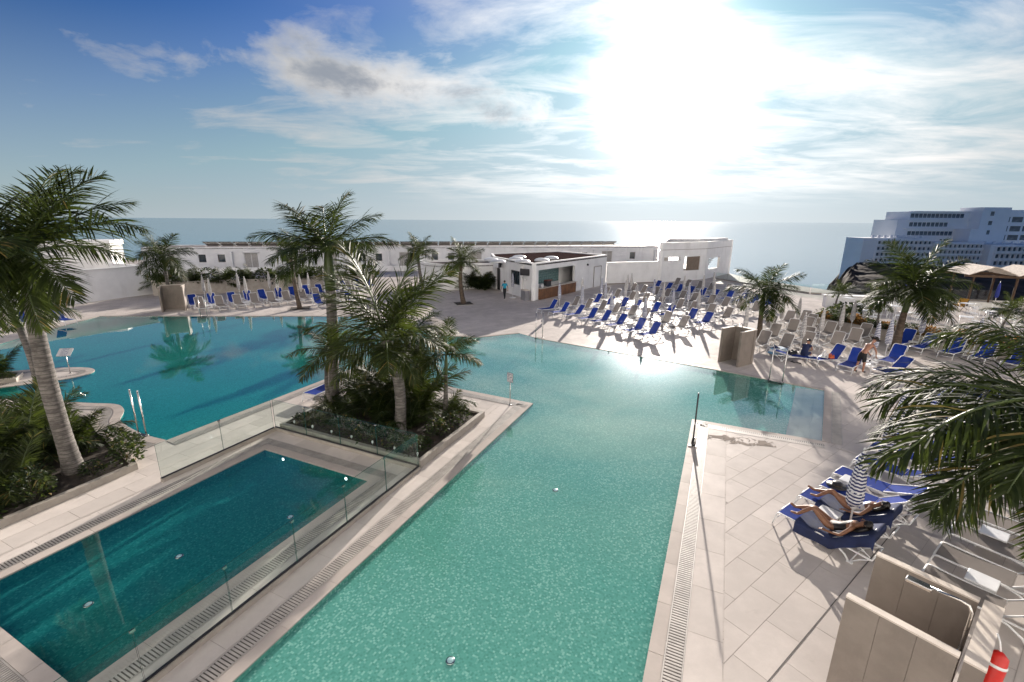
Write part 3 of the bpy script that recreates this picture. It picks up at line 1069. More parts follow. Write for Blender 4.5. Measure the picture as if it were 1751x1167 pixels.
# roof domes
dome = MB()
prof = [(0.78, 0), (0.78, 0.12)] + [(0.74 * math.cos(k * math.pi / 12), 0.12 + 0.22 * math.sin(k * math.pi / 12)) for k in range(6)] + [(0.03, 0.34)]
dome.lathe(prof, n=20)
dmesh = dome.mesh('roof_dome', M['resin'])
for u, v in ((1.2, -2.2), (3.6, -1.6), (3.0, -4.4), (6.4, -2.3), (0.6, -5.6), (5.2, -5.6), (-0.4, -3.9)):
    p = on_wall(a_, b2, u, HB - 0.12, v)
    put('roof_dome', dmesh, bar, p, scale=(0.95, 0.95, 0.9))
# wall lamps on the side and front, the screens and the alarm
for u, z, wall in ((Ls - 1.35, 1.75, (c2, a_)),):
    MB().lathe([(0.07, 0), (0.09, 0.16), (0.06, 0.2)], n=10).build('wall_lamp', M['resin'], bar, on_wall(*wall, u, z, 0.09))
MB().lathe([(0.10, 0), (0.12, 0.1), (0.05, 0.2)], n=10).build('wall_lamp', M['dark'], bar, on_wall(a_, b2, 9.9, 2.55, 0.12))
pd = MB().box((0, 0, 0), (1.6, 0.04, 2.2))
pd.build('service_door', M['white'], bar, on_wall(a_, b2, 12.4, 1.1, 0.03), (0, 0, rzf))
fr = MB()
for sx in (-1, 1):
    fr.box((sx * 0.84, 0, 0), (0.06, 0.07, 2.24))
fr.box((0, 0, 1.15), (1.74, 0.07, 0.06))
fr.build('door_frame', M['stone'], bar, on_wall(a_, b2, 12.4, 1.13, 0.035), (0, 0, rzf))
# things by the bar
for lab, u, z, rz_ in (('black television screen on a bracket by the bar window', Ls - 1.15, 2.55, 0.5), ('black television screen hanging over the bar side door', 2.2, 2.8, -0.7)):
    tv = thing('television', lab, 'screen', on_wall(BC, BA, u, z, 0.32), wall_rot(BC, BA) + rz_)
    MB().bevbox((0, 0, 0), (1.0, 0.06, 0.62), 0.012).build('screen', M['dark'], tv)
    MB().tube([(0, 0.03, 0), (0, 0.28, 0.05)], 0.03).build('bracket', M['dark'], tv)
binp = on_wall(BC, BA, Ls - 0.75, 0, 0.45)
bn_ = thing('litter_bin', 'grey square litter bin at the corner of the bar', 'bin', binp, wall_rot(BC, BA))
MB().bevbox((0, 0, 0.46), (0.85, 0.5, 0.92), 0.02).build('body', pmat('bin_grey', (0.22, 0.22, 0.24), 0.5), bn_)
MB().bevbox((0, 0, 0.95), (0.9, 0.55, 0.06), 0.02).build('lid', M['stone_top'], bn_)
eq = thing('coffee_machine', 'dark coffee machine standing on the bar counter', 'machine', on_wall(BA, BB, 2.35, 1.105, -0.05), rzf)
MB().bevbox((0, 0, 0.32), (0.75, 0.4, 0.5), 0.03).build('body', M['dark'], eq)
MB().bevbox((0, -0.1, 0.60), (0.8, 0.5, 0.08), 0.02).build('hood', pmat('copper', (0.20, 0.07, 0.05), 0.4), eq)
MB().box((0, -0.22, 0.03), (0.7, 0.2, 0.05)).build('drip_tray', M['steel'], eq)
MB().box((0.37, 0, 0.3), (0.05, 0.35, 0.35)).build('side_panel', pmat('red_panel', (0.35, 0.02, 0.02), 0.4), eq)
bk = thing('ice_bucket', 'small white bucket on the bar counter', 'bucket', on_wall(BA, BB, 1.35, 1.105, 0.05))
MB().lathe([(0.10, 0), (0.14, 0.28), (0.125, 0.28), (0.09, 0.03)], n=14).build('pail', M['resin'], bk)
MB().tube([(-0.14, 0, 0.27), (-0.08, 0, 0.42), (0.08, 0, 0.42), (0.14, 0, 0.27)], 0.01, 6).build('handle', M['steel'], bk)

# --- walls beside the bar
bw = thing('low_block', 'low white rendered block left of the bar behind a palm', 'wall', (-7.34, 47.72, 0))
m_ = MB()
ps = [(0, 0), (5.6, 2.1), (4.6, 6.5), (-3.4, 4.5), (-2.1, 1.6)]
for i in range(len(ps)):
    wall_panel(m_, ps[i], ps[(i + 1) % len(ps)], 0, 2.75, 0.2)
m_.build('walls', M['white'], bw)
MB().prism(ps, 2.4, 2.5).build('roof', M['roof'], bw)
gw = thing('garden_wall', 'plain white wall running from the bar to the pavilion', 'wall', (10.95, 53.25, 0))
m_ = MB()
wall_panel(m_, (0, 0), (6.75, 2.1), 0, 2.5, 0.25)
m_.build('face', M['white'], gw)
MB().box((3.4, 1.18, 2.53), (7.2, 0.34, 0.06), (0, 0, math.atan2(2.1, 6.75))).build('coping', M['white'], gw)
MB().box((3.4, 0.98, 0.06), (7.1, 0.05, 0.12), (0, 0, math.atan2(2.1, 6.75))).build('skirting', M['stone'], gw)

# --- pavilion
PA, PB, PC = (17.66, 55.3), (24.7, 58.9), (31.2, 66.0)
pv = thing('pavilion', 'white cube pavilion with open window bays right of the bar', 'building', (PA[0], PA[1], 0))
q = lambda p: (p[0] - PA[0], p[1] - PA[1])
pa, pb, pc = q(PA), q(PB), q(PC)
pdk = (pc[0] - 8.2, pc[1] + 3.0)
m_ = MB()
Lp = (Vector(pb) - Vector(pa)).length
wall_panel(m_, pa, pb, 0, 3.85, 0.3, [(0.7, 3.4, 2.55, 3.0), (4.1, 6.9, 1.25, 3.0)])
m_.build('front_wall', M['white'], pv)
m_ = MB()
Lq = (Vector(pc) - Vector(pb)).length
wall_panel(m_, pb, pc, 0, 3.85, 0.3, [(1.0, 5.2, 1.2, 2.6)])
m_.build('side_wall', M['white'], pv)
m_ = MB()
wall_panel(m_, pc, pdk, 0, 3.85, 0.3, [(0.3, 3.9, 0.5, 3.0), (4.2, 8.4, 0.5, 3.0)])
wall_panel(m_, pdk, pa, 0, 3.85, 0.3)
m_.build('rear_wall', M['white'], pv)
m_ = MB()
for i, (p0, p1) in enumerate(((pa, pb), (pb, pc), (pc, pdk), (pdk, pa))):
    wall_panel(m_, p0, p1, 3.9, 4.75, 0.25)
m_.build('parapet', M['white'], pv)
MB().prism([pa, pb, pc, pdk], 3.852, 3.898).build('roof', M['stone'], pv)
MB().prism([(pa[0] + 6.5, pa[1] + 5.2), (pb[0] + 3.0, pb[1] + 4.2), (pc[0] - 1.0, pc[1] - 0.6), (pc[0] - 5, pc[1] - 0.5)], 4.6, 5.05).build('roof_box', M['white'], pv)
MB().box((0, 0, 0), (2.3, 0.06, 1.7)).build('roller_blind', pmat('blind_taupe', (0.20, 0.155, 0.12), 0.8), pv, on_wall(pa, pb, 5.85, 2.12, -0.16), (0, 0, wall_rot(pa, pb)))
st_m = MB()
for i in range(7):
    st_m.box((i * 0.45 - 1.4, 0, 0.7 + i * 0.24), (0.47, 1.2, 0.12))
st_m.build('stair', M['stone'], pv, on_wall(pb, pc, 3.0, 0.3, -1.2), (0, 0, wall_rot(pb, pc)))

# --- long low building behind the hedge
LA, LB = (-53.5, 66.6), (25.5, 81.2)
lg = thing('long_building', 'long low white bungalow block with dark solar panels on its roof', 'building', (LA[0], LA[1], 0))
la, lb = (0.0, 0.0), (LB[0] - LA[0], LB[1] - LA[1])
Ll = (Vector(lb) - Vector(la)).length
holes, marks = [], []
u = 2.2
k = 0
pat = [('door', 1.9), ('gap', 3.2), ('win', 1.0), ('gap', 1.6), ('win', 1.0), ('gap', 2.6)]
while u < Ll - 4:
    kind, w_ = pat[k % 6]
    if kind == 'door':
        holes.append((u, u + w_, 0.02, 2.15))
        marks.append(('door', u, u + w_, 0.02, 2.15))
    elif kind == 'win':
        holes.append((u, u + w_, 0.85, 2.0))
        marks.append(('win', u, u + w_, 0.85, 2.0))
    u += w_
    k += 1
m_ = MB()
_, dl, nl, _ = wall_panel(m_, la, lb, -0.4, 3.05, 0.3, holes)
m_.build('front_wall', M['white'], lg)
m_ = MB()
bk0, bk1 = tuple((Vector(la) - Vector(nl[:2]) * 7)), tuple((Vector(lb) - Vector(nl[:2]) * 7))
wall_panel(m_, lb, bk1, -0.4, 3.05, 0.3)
wall_panel(m_, bk0, la, -0.4, 3.05, 0.3)
wall_panel(m_, bk1, bk0, -0.4, 3.05, 0.3)
m_.build('rear_wall', M['white'], lg)
MB().prism([la, lb, bk1, bk0], 2.8, 2.9).build('roof', M['stone'], lg)
rl = wall_rot(la, lb)
curt = pmat('curtain', (0.42, 0.40, 0.38), 0.9, var=0.15, scale=5)
for kind, u0, u1, z0, z1 in marks:
    if kind == 'win':
        window_part(lg, la, lb, u0, u1, z0, z1, 0.18, 1, frame_c=M['stone'])
    else:
        d = MB().box((0, 0, 0), (u1 - u0, 0.03, z1 - z0)).build('terrace_door', curt, lg, on_wall(la, lb, (u0 + u1) / 2, (z0 + z1) / 2, -0.2), (0, 0, rl))
        f = MB()
        for x in (-0.5, 0, 0.5):
            f.box((x * (u1 - u0 - 0.06), -0.03, 0), (0.06, 0.05, z1 - z0))
        f.build('frame', M['resin'], d)
        MB().box((0, 0, 0), (u1 - u0 + 0.5, 0.45, 0.08)).build('door_canopy', M['white'], lg, on_wall(la, lb, (u0 + u1) / 2, 2.32, 0.22), (0, 0, rl))
MB().box((0, 0, 0), (Ll, 0.10, 0.12)).build('string_course', M['white'], lg, on_wall(la, lb, Ll / 2, 2.62, 0.04), (0, 0, rl))
# dividing piers between the bungalows
pm = MB().box((0, 0, 1.2), (0.25, 0.5, 2.4)).mesh('pier', M['white'])
u = 0.6
while u < Ll:
    put('pier', pm, lg, on_wall(la, lb, u, 0, 0.24), (0, 0, rl))
    u += 11.3
# solar panels tilt to the camera side of the roof
sol = pmat('solar_glass', (0.012, 0.016, 0.022), 0.15, var=0.3)
sp_m = MB().box((0, 0, 0), (1.9, 1.9, 0.05)).mesh('solar_panel', sol)
rail = MB().box((0, -0.62, -0.1), (2.0, 0.05, 0.06)).box((-0.9, 0.2, -0.25), (0.05, 0.05, 0.5)).box((0.9, 0.2, -0.25), (0.05, 0.05, 0.5)).mesh('panel_rail', M['steel'])
u = 9.0
while u < Ll - 8:
    o = put('solar_panel', sp_m, lg, on_wall(la, lb, u, 3.50, -1.0), (0, 0, rl))
    o.rotation_euler = (R(-20), 0, rl)
    put('panel_rail', rail, o)
    u += 2.02
bf = thing('boundary_wall', 'low white wall in front of the long bungalow block', 'wall', (-48, 60.5, 0))
MB().box((18, 3.2, 0.35), (40, 0.2, 0.75), (0, 0, rl)).build('wall', M['white'], bf)

# --- white block and wall on the far left
lw = thing('ramp_wall', 'tall plain white wall with sloping top at the far left', 'wall', (-35.07, 44.08, 0))
m_ = MB()
pts = [(0, 0, 0), (-2.75, -6.45, 0), (-5.9, -13.0, 0)]
for (x0, y0, _), (x1, y1, _) in zip(pts[:-1], pts[1:]):
    wall_panel(m_, (x1, y1), (x0, y0), 0, 2.75, 0.3)
wall_panel(m_, (0, 0), (-6, 2.5), 0, 2.75, 0.3)
m_.build('face', M['white'], lw)
MB().box((-1.4, -3.2, 2.78), (0.40, 7.1, 0.07), (0, 0, math.atan2(6.45, 2.75) - R(90))).build('coping', M['white'], lw)
lb_ = thing('service_block', 'white service block rising behind the ramp wall', 'building', (-42.6, 48.5, 0))
m_ = MB()
ps = [(-4.6, -2.6), (0, 0.4), (-1.6, 4.0), (-6.2, 1.0)]
for i in range(4):
    wall_panel(m_, ps[i], ps[(i + 1) % 4], 0, 4.35, 0.25)
m_.build('walls', M['white'], lb_)
cx_, cy_ = sum(p[0] for p in ps) / 4, sum(p[1] for p in ps) / 4
MB().prism([(cx_ + (p[0] - cx_) * 1.05, cy_ + (p[1] - cy_) * 1.05) for p in ps], 4.352, 4.85).build('parapet', M['white'], lb_)
MB().box((0, 0, 0), (0.7, 0.06, 0.2)).build('vent', M['dark'], lb_, on_wall(ps[0], ps[1], 3.6, 4.15, 0.02), (0, 0, wall_rot(ps[0], ps[1])))

# --- retaining wall with the hedge on top
HA, HBk = (-34.2, 43.05), (-15.4, 50.9)
hw = thing('hedge_wall', 'long low beige stone wall behind the left rows of loungers', 'wall', (*HA, 0))
hl = (HBk[0] - HA[0], HBk[1] - HA[1])
Lh = math.hypot(*hl)
rzh = math.atan2(hl[1], hl[0])
nb = 16
for i in range(nb):
    MB().box((0, 0, 0), (Lh / nb - 0.008, 0.35, 1.2)).build('stone_block', M['kerb'], hw, (hl[0] * (i + 0.5) / nb, hl[1] * (i + 0.5) / nb, 0.6), (0, 0, rzh))
MB().box((0, 0, 0), (Lh, 0.45, 0.05)).build('coping', M['kerb'], hw, (hl[0] / 2, hl[1] / 2, 1.227), (0, 0, rzh))
MB().box((0, 0, 0), (Lh, 1.6, 0.9)).build('soil', M['soil'], hw, (hl[0] / 2 - 0.95 * math.sin(rzh), hl[1] / 2 + 0.95 * math.cos(rzh), 0.45), (0, 0, rzh))
for dx in (0.0, 0.35):
    MB().box((0, 0, 0), (0.16, 0.04, 0.26)).build('socket_box', M['dark'] if dx == 0 else M['stone_top'], hw, (hl[0] * 0.5 + dx + 0.07, hl[1] * 0.5 + dx * 0.4 - 0.2, 0.75), (0, 0, rzh))

# --- far hotel on its headland
hot = thing('hotel', 'large white terraced hotel on the headland across the bay', 'hotel', (168, 226, -34))
wh = pmat('hotel_white', (0.90, 0.90, 0.92), 0.8, var=0.06, scale=0.05)
pane = pmat('hotel_pane', (0.10, 0.12, 0.15), 0.25, var=0.4, scale=0.3)
shade = pmat('hotel_recess', (0.34, 0.35, 0.38), 0.9, var=0.1, scale=0.1)
HZ = -34.0
Zl = lambda z: z - HZ


def block(name, x0, x1, y0, y1, z0, z1):
    m = MB()
    m.box(((x0 + x1) / 2 - 168, (y0 + y1) / 2 - 226, (Zl(z0) + Zl(z1)) / 2), (x1 - x0, y1 - y0, z1 - z0))
    return m.build(name, wh, hot)


def bays(x0, x1, yf, zs, nb_, h_=1.75, fill=0.72):
    """balconies: dark recessed opening, slab and side fins standing proud of the wall"""
    bw_ = (x1 - x0) / nb_
    op = MB().box((0, 0, 0), (bw_ * fill, 0.10, h_)).mesh('balcony_opening', pane)
    rail_ = MB().box((0, -0.85, -h_ / 2 + 0.05), (bw_ * 0.98, 0.18, 0.75)).box((-bw_ / 2, -0.45, 0), (0.28, 0.95, h_ + 0.9)).box((0, -0.45, h_ / 2 + 0.35), (bw_, 0.95, 0.22)).mesh('balcony', wh)
    for z in zs:
        for i in range(nb_):
            o = put('balcony_opening', op, hot, (x0 + bw_ * (i + 0.5) - 168, yf - 226 - 0.06, Zl(z)))
            put('balcony', rail_, o)


block('wing', 170, 203, 226, 238, -34, 0.1)
bays(176.5, 203, 226, (-2.2, -5.0, -7.8, -10.6), 12)
block('wing', 203.3, 227, 224.5, 238, -34, -1.6)
bays(203.6, 226.7, 224.5, (-3.6, -6.4, -9.2, -12.0), 11)
block('wing', 227.3, 256, 221, 238, -36, -2.4)
bays(229.5, 252, 221, (-4.7, -8.0, -11.3), 9, 2.2, 0.8)
block('wing', 252.2, 275, 218, 238, -36, -6.0)
block('upper_storey', 196, 236, 240, 256, -4, 8.8)
block('upper_storey', 202, 237, 240.5, 256, 8.8, 12.9)
block('stair_tower', 232, 246, 234, 246, -4, 15.0)
block('upper_storey', 246.2, 275, 240, 256, -4, 14.0)
block('plant_room', 225.5, 233.5, 231, 239.9, -2.3, 4.6)
wp_ = MB().box((0, 0, 0), (1.7, 0.12, 2.0)).mesh('window', pane)
for z, x0, x1, y_, st_ in ((10.9, 203.2, 230, 240.4, 2.1), (6.6, 203, 222, 239.9, 2.2), (2.2, 203, 225, 239.9, 2.1)):
    x = x0
    while x < x1:
        put('window', wp_, hot, (x - 168, y_ - 226, Zl(z)))
        x += st_
ws = MB().box((0, 0, 0), (0.9, 0.12, 0.7)).mesh('window', pane)
for x in (208, 211.5, 213, 215, 220, 222, 223.5):
    put('window', ws, hot, (x - 168, 239.9 - 226, Zl(-1.0)))
for z in (3.0, 7.5, 12.0):
    put('window', wp_, hot, (237 - 168, 233.9 - 226, Zl(z)))
wl = MB().box((0, 0, 0), (5.2, 0.12, 2.6)).mesh('window', pane)
for z in (9.3, 4.8, 0.4):
    for x in (250, 256.5, 263):
        put('window', wl, hot, (x - 168, 239.9 - 226, Zl(z)))
for x0, x1, y_, z in ((201, 237, 239.2, 8.85), (199.5, 237, 238.8, 4.6), (203, 238, 240.0, 12.95)):
    MB().box(((x0 + x1) / 2 - 168, y_ - 226 + 1.2, Zl(z)), (x1 - x0, 3.6, 0.35)).build('slab', wh, hot)
ch = MB().lathe([(0.7, 0), (0.7, 1.0), (0.3, 1.3)], n=8).mesh('roof_vent', wh)
for i in range(9):
    put('roof_vent', ch, hot, (178 + i * 3.0 - 168, 231 - 226, Zl(0.1)))
for i in range(5):
    put('roof_vent', ch, hot, (231 + i * 4.6 - 168, 228 - 226, Zl(-2.4)))

# headland: a rocky slope that falls to the sea
rock = pmat('cliff_rock', (0.062, 0.046, 0.038), 0.95, spec=0.1, var=0.55, scale=0.16, bump=1.0, bscale=0.9, coords='World')
hd = MB()
NX, NY = 150, 100
grid = []
from mathutils import noise as mnoise
for j in range(NY + 1):
    for i in range(NX + 1):
        x = 118 + i * 262 / NX
        y = 150 + j * 105 / NY
        # plateau falls off to the left (sea side) in ledges
        edge = 171 + (y - 230) * 0.74 + 9 * mnoise.fractal(Vector((y * 0.035, 3.1, 0)), 1.0, 2.0, 4)
        k = max(0.0, min(1.0, (x - edge) / 17.0 + 1.0))
        led = k + 0.10 * math.sin(k * 17.0) * (1 - k)
        top = -11.6 - max(0, (x - 168)) * 0.03
        z = SEA_Z - 3 + (top - SEA_Z + 3) * max(0.0, led) ** 0.8
        rough_ = mnoise.fractal(Vector((x * 0.11, y * 0.11, 1.0)), 0.9, 2.1, 6)
        z += (3.2 if k < 1 else 0.7) * rough_ * min(1, k * 4)
        fr_ = max(0.0, min(1.0, (y - 158) / 60.0))
        z = SEA_Z - 3 + (z - SEA_Z + 3) * (0.70 + 0.30 * fr_ ** 0.5)
        grid.append((x, y, min(z, -9.8)))
hd.add(grid, [(j * (NX + 1) + i, j * (NX + 1) + i + 1, (j + 1) * (NX + 1) + i + 1, (j + 1) * (NX + 1) + i) for j in range(NY) for i in range(NX)], 0, False)
tag(hd.build('headland', rock), kind='structure')

# --- unseen white hotel front, added behind the camera to bounce sunlight onto the deck
own = MB()
Y0 = -9.0
own.box((-4, Y0 - 7, 24), (164, 14, 48))
for k in range(15):
    z = 3.0 + k * 3.1
    own.box((-4, Y0 + 0.75, z), (160, 1.5, 0.22))
    own.box((-4, Y0 + 1.42, z + 0.55), (160, 0.12, 0.9)) if k != 1 else own.box((-46, Y0 + 1.42, z + 0.55), (76, 0.12, 0.9))
for i in range(41):
    own.box((-84 + i * 4.0, Y0 + 0.7, 24), (0.22, 1.4, 48))
own_o = own.build('unseen_hotel_front', M['white'])
tag(own_o, kind='structure')
wb = MB().box((0, 0, 0), (1.3, 0.06, 2.1)).mesh('terrace_door', M['window'])
for k in range(8):
    for i in range(27):
        put('terrace_door', wb, own_o, (-55.5 + i * 4.0, Y0 + 0.035, 4.2 + k * 3.1))

# ------------------------------------------------------------------ showers, balustrades, rails and signs
def shower(label, p_open_l, along, width, depth, h=1.88, head=True, face=0.10):
    """U of three stone-clad walls; p_open_l is the free end of one wall, 'along' its direction to the back"""
    o = thing('shower', label, 'shower', (*p_open_l, 0), along)
    th = 0.11
    # local x runs from the open side to the back, y across (negative = to the right of along)
    parts = [((depth / 2, 0), (depth, th)), ((depth / 2, -width), (depth, th)), ((depth - th / 2 + 0.06, -width / 2), (0.20, width + th))]
    for i, ((cx, cy), (sx, sy)) in enumerate(parts):
        if i < 2:
            sx2, cx2 = sx - 0.142, cx - 0.071
            k = 3
            for j in range(k):
                MB().box((cx2 - sx2 / 2 + sx2 * (j + 0.5) / k, cy, (h - 0.03) / 2), (sx2 / k - 0.004, sy, h - 0.03)).build('stone_slab', M['stone'], o)
            MB().box((cx2, cy, h - 0.014), (sx2 + 0.006, sy + 0.008, 0.028)).build('cap', M['stone_top'], o)
        else:
            k = 2
            for j in range(k):
                MB().box((cx, cy - sy / 2 + sy * (j + 0.5) / k, (h - 0.03) / 2), (sx, sy / k - 0.004, h - 0.03)).build('stone_slab', M['stone'], o)
            MB().box((cx, cy, h - 0.014), (sx + 0.008, sy + 0.008, 0.028)).build('cap', M['stone_top'], o)
    if head:
        pipe = MB().tube([(depth - 0.17, -width * 0.42, 0.9), (depth - 0.17, -width * 0.42, h + 0.12), (depth - 0.21, -width * 0.42, h + 0.20), (depth - 0.30, -width * 0.42, h + 0.22), (depth - 0.62, -width * 0.42, h + 0.20)], 0.022, 10)
        pp = pipe.build('pipe', M['steel'], o)
        MB().bevbox((depth - 0.74, -width * 0.42, h + 0.185), (0.30, 0.14, 0.045), 0.012).build('shower_head', M['steel'], pp)
        MB().lathe([(0.03, 0), (0.035, 0.06), (0.03, 0.12)], (depth - 0.17, -width * 0.42, 1.25), 10).build('collar', M['steel'], pp)
        MB().box((depth * 0.45, -width / 2, 0.012), (depth * 0.8, width - 0.2, 0.015)).build('shower_tray', M['grate'], o)
    return o


shower('near stone shower stall in the bottom right corner of the photo', (6.10, 6.42), R(-52.0), 1.42, 1.36, 1.9)
shower('stone shower stall by the pool corner in front of the right palm', (10.98, 23.12), R(31), 1.05, 1.17, 1.85)
shower('dark stone shower stall under the small palm beyond the left pool', (-27.55, 35.2), R(118), 1.5, 1.2, 1.98, head=False)

# red rescue float hanging on the near shower
red = pmat('float_red', (0.55, 0.018, 0.012), 0.35, var=0.1)
fl = thing('rescue_float', 'red rescue float with white bands on the near shower wall', 'float', (6.36, 4.70, 1.36), 0)
fl.rotation_euler = (R(-6), R(12), 0)
prof = [(0.02, -0.42), (0.10, -0.36), (0.115, -0.2), (0.115, 0.2), (0.10, 0.36), (0.03, 0.42)]
MB().lathe(prof, n=18).build('body', red, fl)
for z in (-0.12, 0.24):
    MB().lathe([(0.116, z - 0.02), (0.119, z), (0.116, z + 0.02)], n=18).build('band', M['resin'], fl)
MB().tube([(0, 0, 0.42), (0.02, 0.06, 0.52), (0, 0.1, 0.6)], 0.012, 6).build('strap', M['resin'], fl)


# glass balustrades
def glass_run(label, p0, p1, n_panels, h=1.02):
    L = (Vector(p1) - Vector(p0)).length
    rz = math.atan2(p1[1] - p0[1], p1[0] - p0[0])
    o = thing('glass_balustrade', label, 'balustrade', (*p0, 0), rz)
    MB().box((L / 2, 0, 0.06), (L, 0.10, 0.12)).build('base_kerb', M['kerb'], o)
    MB().box((L / 2, 0, 0.135), (L, 0.045, 0.03)).build('base_channel', M['dark'], o)
    w_ = L / n_panels
    for i in range(n_panels):
        x0, x1 = i * w_ + 0.008, (i + 1) * w_ - 0.008
        z0, z1, y = 0.14, 0.14 + h, 0.008
        m_ = MB()
        m_.add([(x0, -y, z0), (x1, -y, z0), (x1, -y, z1), (x0, -y, z1)], [(0, 1, 2, 3)], 0)
        m_.add([(x0, y, z0), (x1, y, z0), (x1, y, z1), (x0, y, z1)], [(3, 2, 1, 0)], 0)
        m_.add([(x0, -y, z1), (x1, -y, z1), (x1, y, z1), (x0, y, z1)], [(0, 1, 2, 3)], 1)
        m_.add([(x0, -y, z0), (x0, -y, z1), (x0, y, z1), (x0, y, z0)], [(0, 1, 2, 3)], 1)
        m_.add([(x1, -y, z0), (x1, -y, z1), (x1, y, z1), (x1, y, z0)], [(3, 2, 1, 0)], 1)
        m_.build('glass_pane', [M['fence_glass'], M['glass_edge']], o)
        if i:
            MB().box((i * w_, 0, z1 - 0.035), (0.07, 0.035, 0.05)).build('clip', M['steel'], o)
    return o


glass_run('glass balustrade between the small pool and the large pool', st(-7.54, 1.2), st(-7.54, 9.84), 6)
glass_run('glass balustrade in front of the island palm bed', st(-13.66, 9.86), st(-7.59, 9.86), 4)
glass_run('glass balustrade on the walkway left of the small pool', st(-13.66, 6.2), st(-13.66, 9.80), 2)
glass_run('glass parapet along the sea edge beyond the right loungers', (26.3, 59.0), (31.0, 47.3), 7, 0.75)
glass_run('glass parapet along the sea edge behind the bar terrace', (31.1, 47.2), (46.0, 43.2), 9, 0.9)


# pool handrails
def handrail(label, p, rz, h=1.65, gap=0.42):
    o = thing('pool_handrail', label, 'handrail', (*p, 0), rz)
    for sx in (-1, 1):
        r_ = MB().tube([(sx * gap / 2, 0, -0.35), (sx * gap / 2, 0, h)], 0.024, 10).build('rail', M['steel'], o)
        MB().lathe([(0.024, 0), (0.02, 0.015), (0.006, 0.025)], (sx * gap / 2, 0, h), 10).build('end_cap', M['resin'], r_)
        MB().lathe([(0.06, 0), (0.055, 0.02), (0.026, 0.025)], (sx * gap / 2, 0, 0.013), 12).build('floor_flange', M['steel'], r_)
    for z in (-0.1, -0.3):
        MB().box((0, 0, z), (gap, 0.10, 0.03)).build('tread', M['steel'], o)
    MB().box((0, -0.02, 0.016), (gap + 0.16, 0.16, 0.012)).build('foot_plate', M['dark'], o)
    return o


handrail('pair of steel rails at the near corner of the left pool', (-12.62, 14.22), R(-18), 1.62, 0.38)
handrail('pair of steel rails at the far edge of the left pool', (-23.3, 33.70), R(0), 1.6, 0.5)
handrail('pair of steel rails at the far corner of the large pool', (1.72, 27.95), R(-5), 1.62, 0.42)
handrail('pair of steel rails at the right end of the pool inlet', (12.33, 20.10), R(-40), 1.75, 0.55)

pl = thing('pool_lift_post', 'slim dark post standing at the corner of the large pool', 'post', (*st(-0.27, 14.95), 0), AX)
MB().tube([(0, 0, 0), (0, 0, 1.88)], 0.026, 10).build('pole', M['dark'], pl)
MB().box((0, 0, 0.02), (0.16, 0.26, 0.03)).build('base_plate', M['steel'], pl)
MB().tube([(0.0, -0.06, 0.02), (0.0, -0.06, 0.32)], 0.035, 10).build('socket', M['steel'], pl)
MB().tube([(0.0, 0.02, 0.3), (0.0, 0.05, 0.02)], 0.012, 8).build('stay', M['dark'], pl)


# small notice boards on posts; the far ones are only grey lines of print
pm_, t, out = new_mat('notice_print')
b = t.add('ShaderNodeBsdfPrincipled')
co = t.add('ShaderNodeTexCoord').outputs['Object']
sp_ = t.add('ShaderNodeSeparateXYZ')
t.link(co, sp_.inputs[0])
row = t.math('FRACT', t.math('MULTIPLY', sp_.outputs[2], 17.0))
colm = t.noise(t.mapping(co, (40, 40, 17)), 1.0, 2.0, 0.5)
inkf = t.math('MULTIPLY', t.math('LESS_THAN', row, 0.45), t.math('GREATER_THAN', colm, 0.47))
edge = t.math('LESS_THAN', t.math('ABSOLUTE', sp_.outputs[0]), 0.15)
t.link(t.mix(t.math('MULTIPLY', inkf, edge), (0.62, 0.62, 0.63), (0.10, 0.13, 0.25)), b.inputs['Base Color'])
b.inputs['Roughness'].default_value = 0.35
t.link(b.outputs[0], out.inputs[0])


def notice(label, p, rz, h=1.2, tilt=0.0, w_=0.36, hh=0.34):
    o = thing('notice_board', label, 'sign', (*p, 0), rz)
    MB().tube([(0, 0, 0), (0, 0, h - hh * 0.3)], 0.02, 8).build('post', M['steel'], o)
    b_ = MB().box((0, 0, 0), (w_, 0.02, hh)).build('board', pm_, o, (0, -0.02, h - hh * 0.1), (tilt, 0, 0))
    MB().box((0, 0.014, 0), (w_ + 0.03, 0.012, hh + 0.03)).build('backing', M['steel'], b_)
    MB().lathe([(0.06, 0), (0.05, 0.015), (0.02, 0.02)], (0, 0, 0.012), 10).build('foot', M['steel'], o)


notice('white notice board on a post at the tip of the island walkway', (-0.06, 17.05), R(-35), 1.22, 0, 0.26, 0.36)
notice('tilted notice board on a post on the rounded spit', (-21.05, 20.55), R(12), 1.1, R(-50), 0.55, 0.42)

# underwater lamps on the pool floors
lampm, t, out = new_mat('pool_lamp_glass')
b = t.add('ShaderNodeBsdfPrincipled')
b.inputs['Base Color'].default_value = (0.6, 0.7, 0.75, 1)
b.inputs['Roughness'].default_value = 0.3
t.link(b.outputs[0], out.inputs[0])
lab = dict()
G_ = [((-5.3, 7.6), 'in the small pool below the glass balustrade'), ((-7.55, 8.75), 'on the floor of the small pool at its left end'), ((-8.4, 7.4), 'on the small pool floor near its left wall'), ((-5.7, 10.2), 'on the small pool floor near its far corner'), ((-1.02, 6.15), 'on the floor of the large pool near the bottom edge'), ((1.25, 11.3), 'on the floor of the large pool at mid length')]
for (x, y), where in G_:
    inside_small = x < -2
    z = -0.258 if inside_small else -0.128
    o = thing('pool_lamp', 'round white lamp set ' + where, 'lamp', (x, y, z))
    MB().lathe([(0.085, 0), (0.082, 0.012), (0.062, 0.015)], n=20).build('ring', M['steel'], o)
    MB().lathe([(0.06, 0.012), (0.05, 0.02), (0.012, 0.025)], n=20).build('lens', lampm, o)
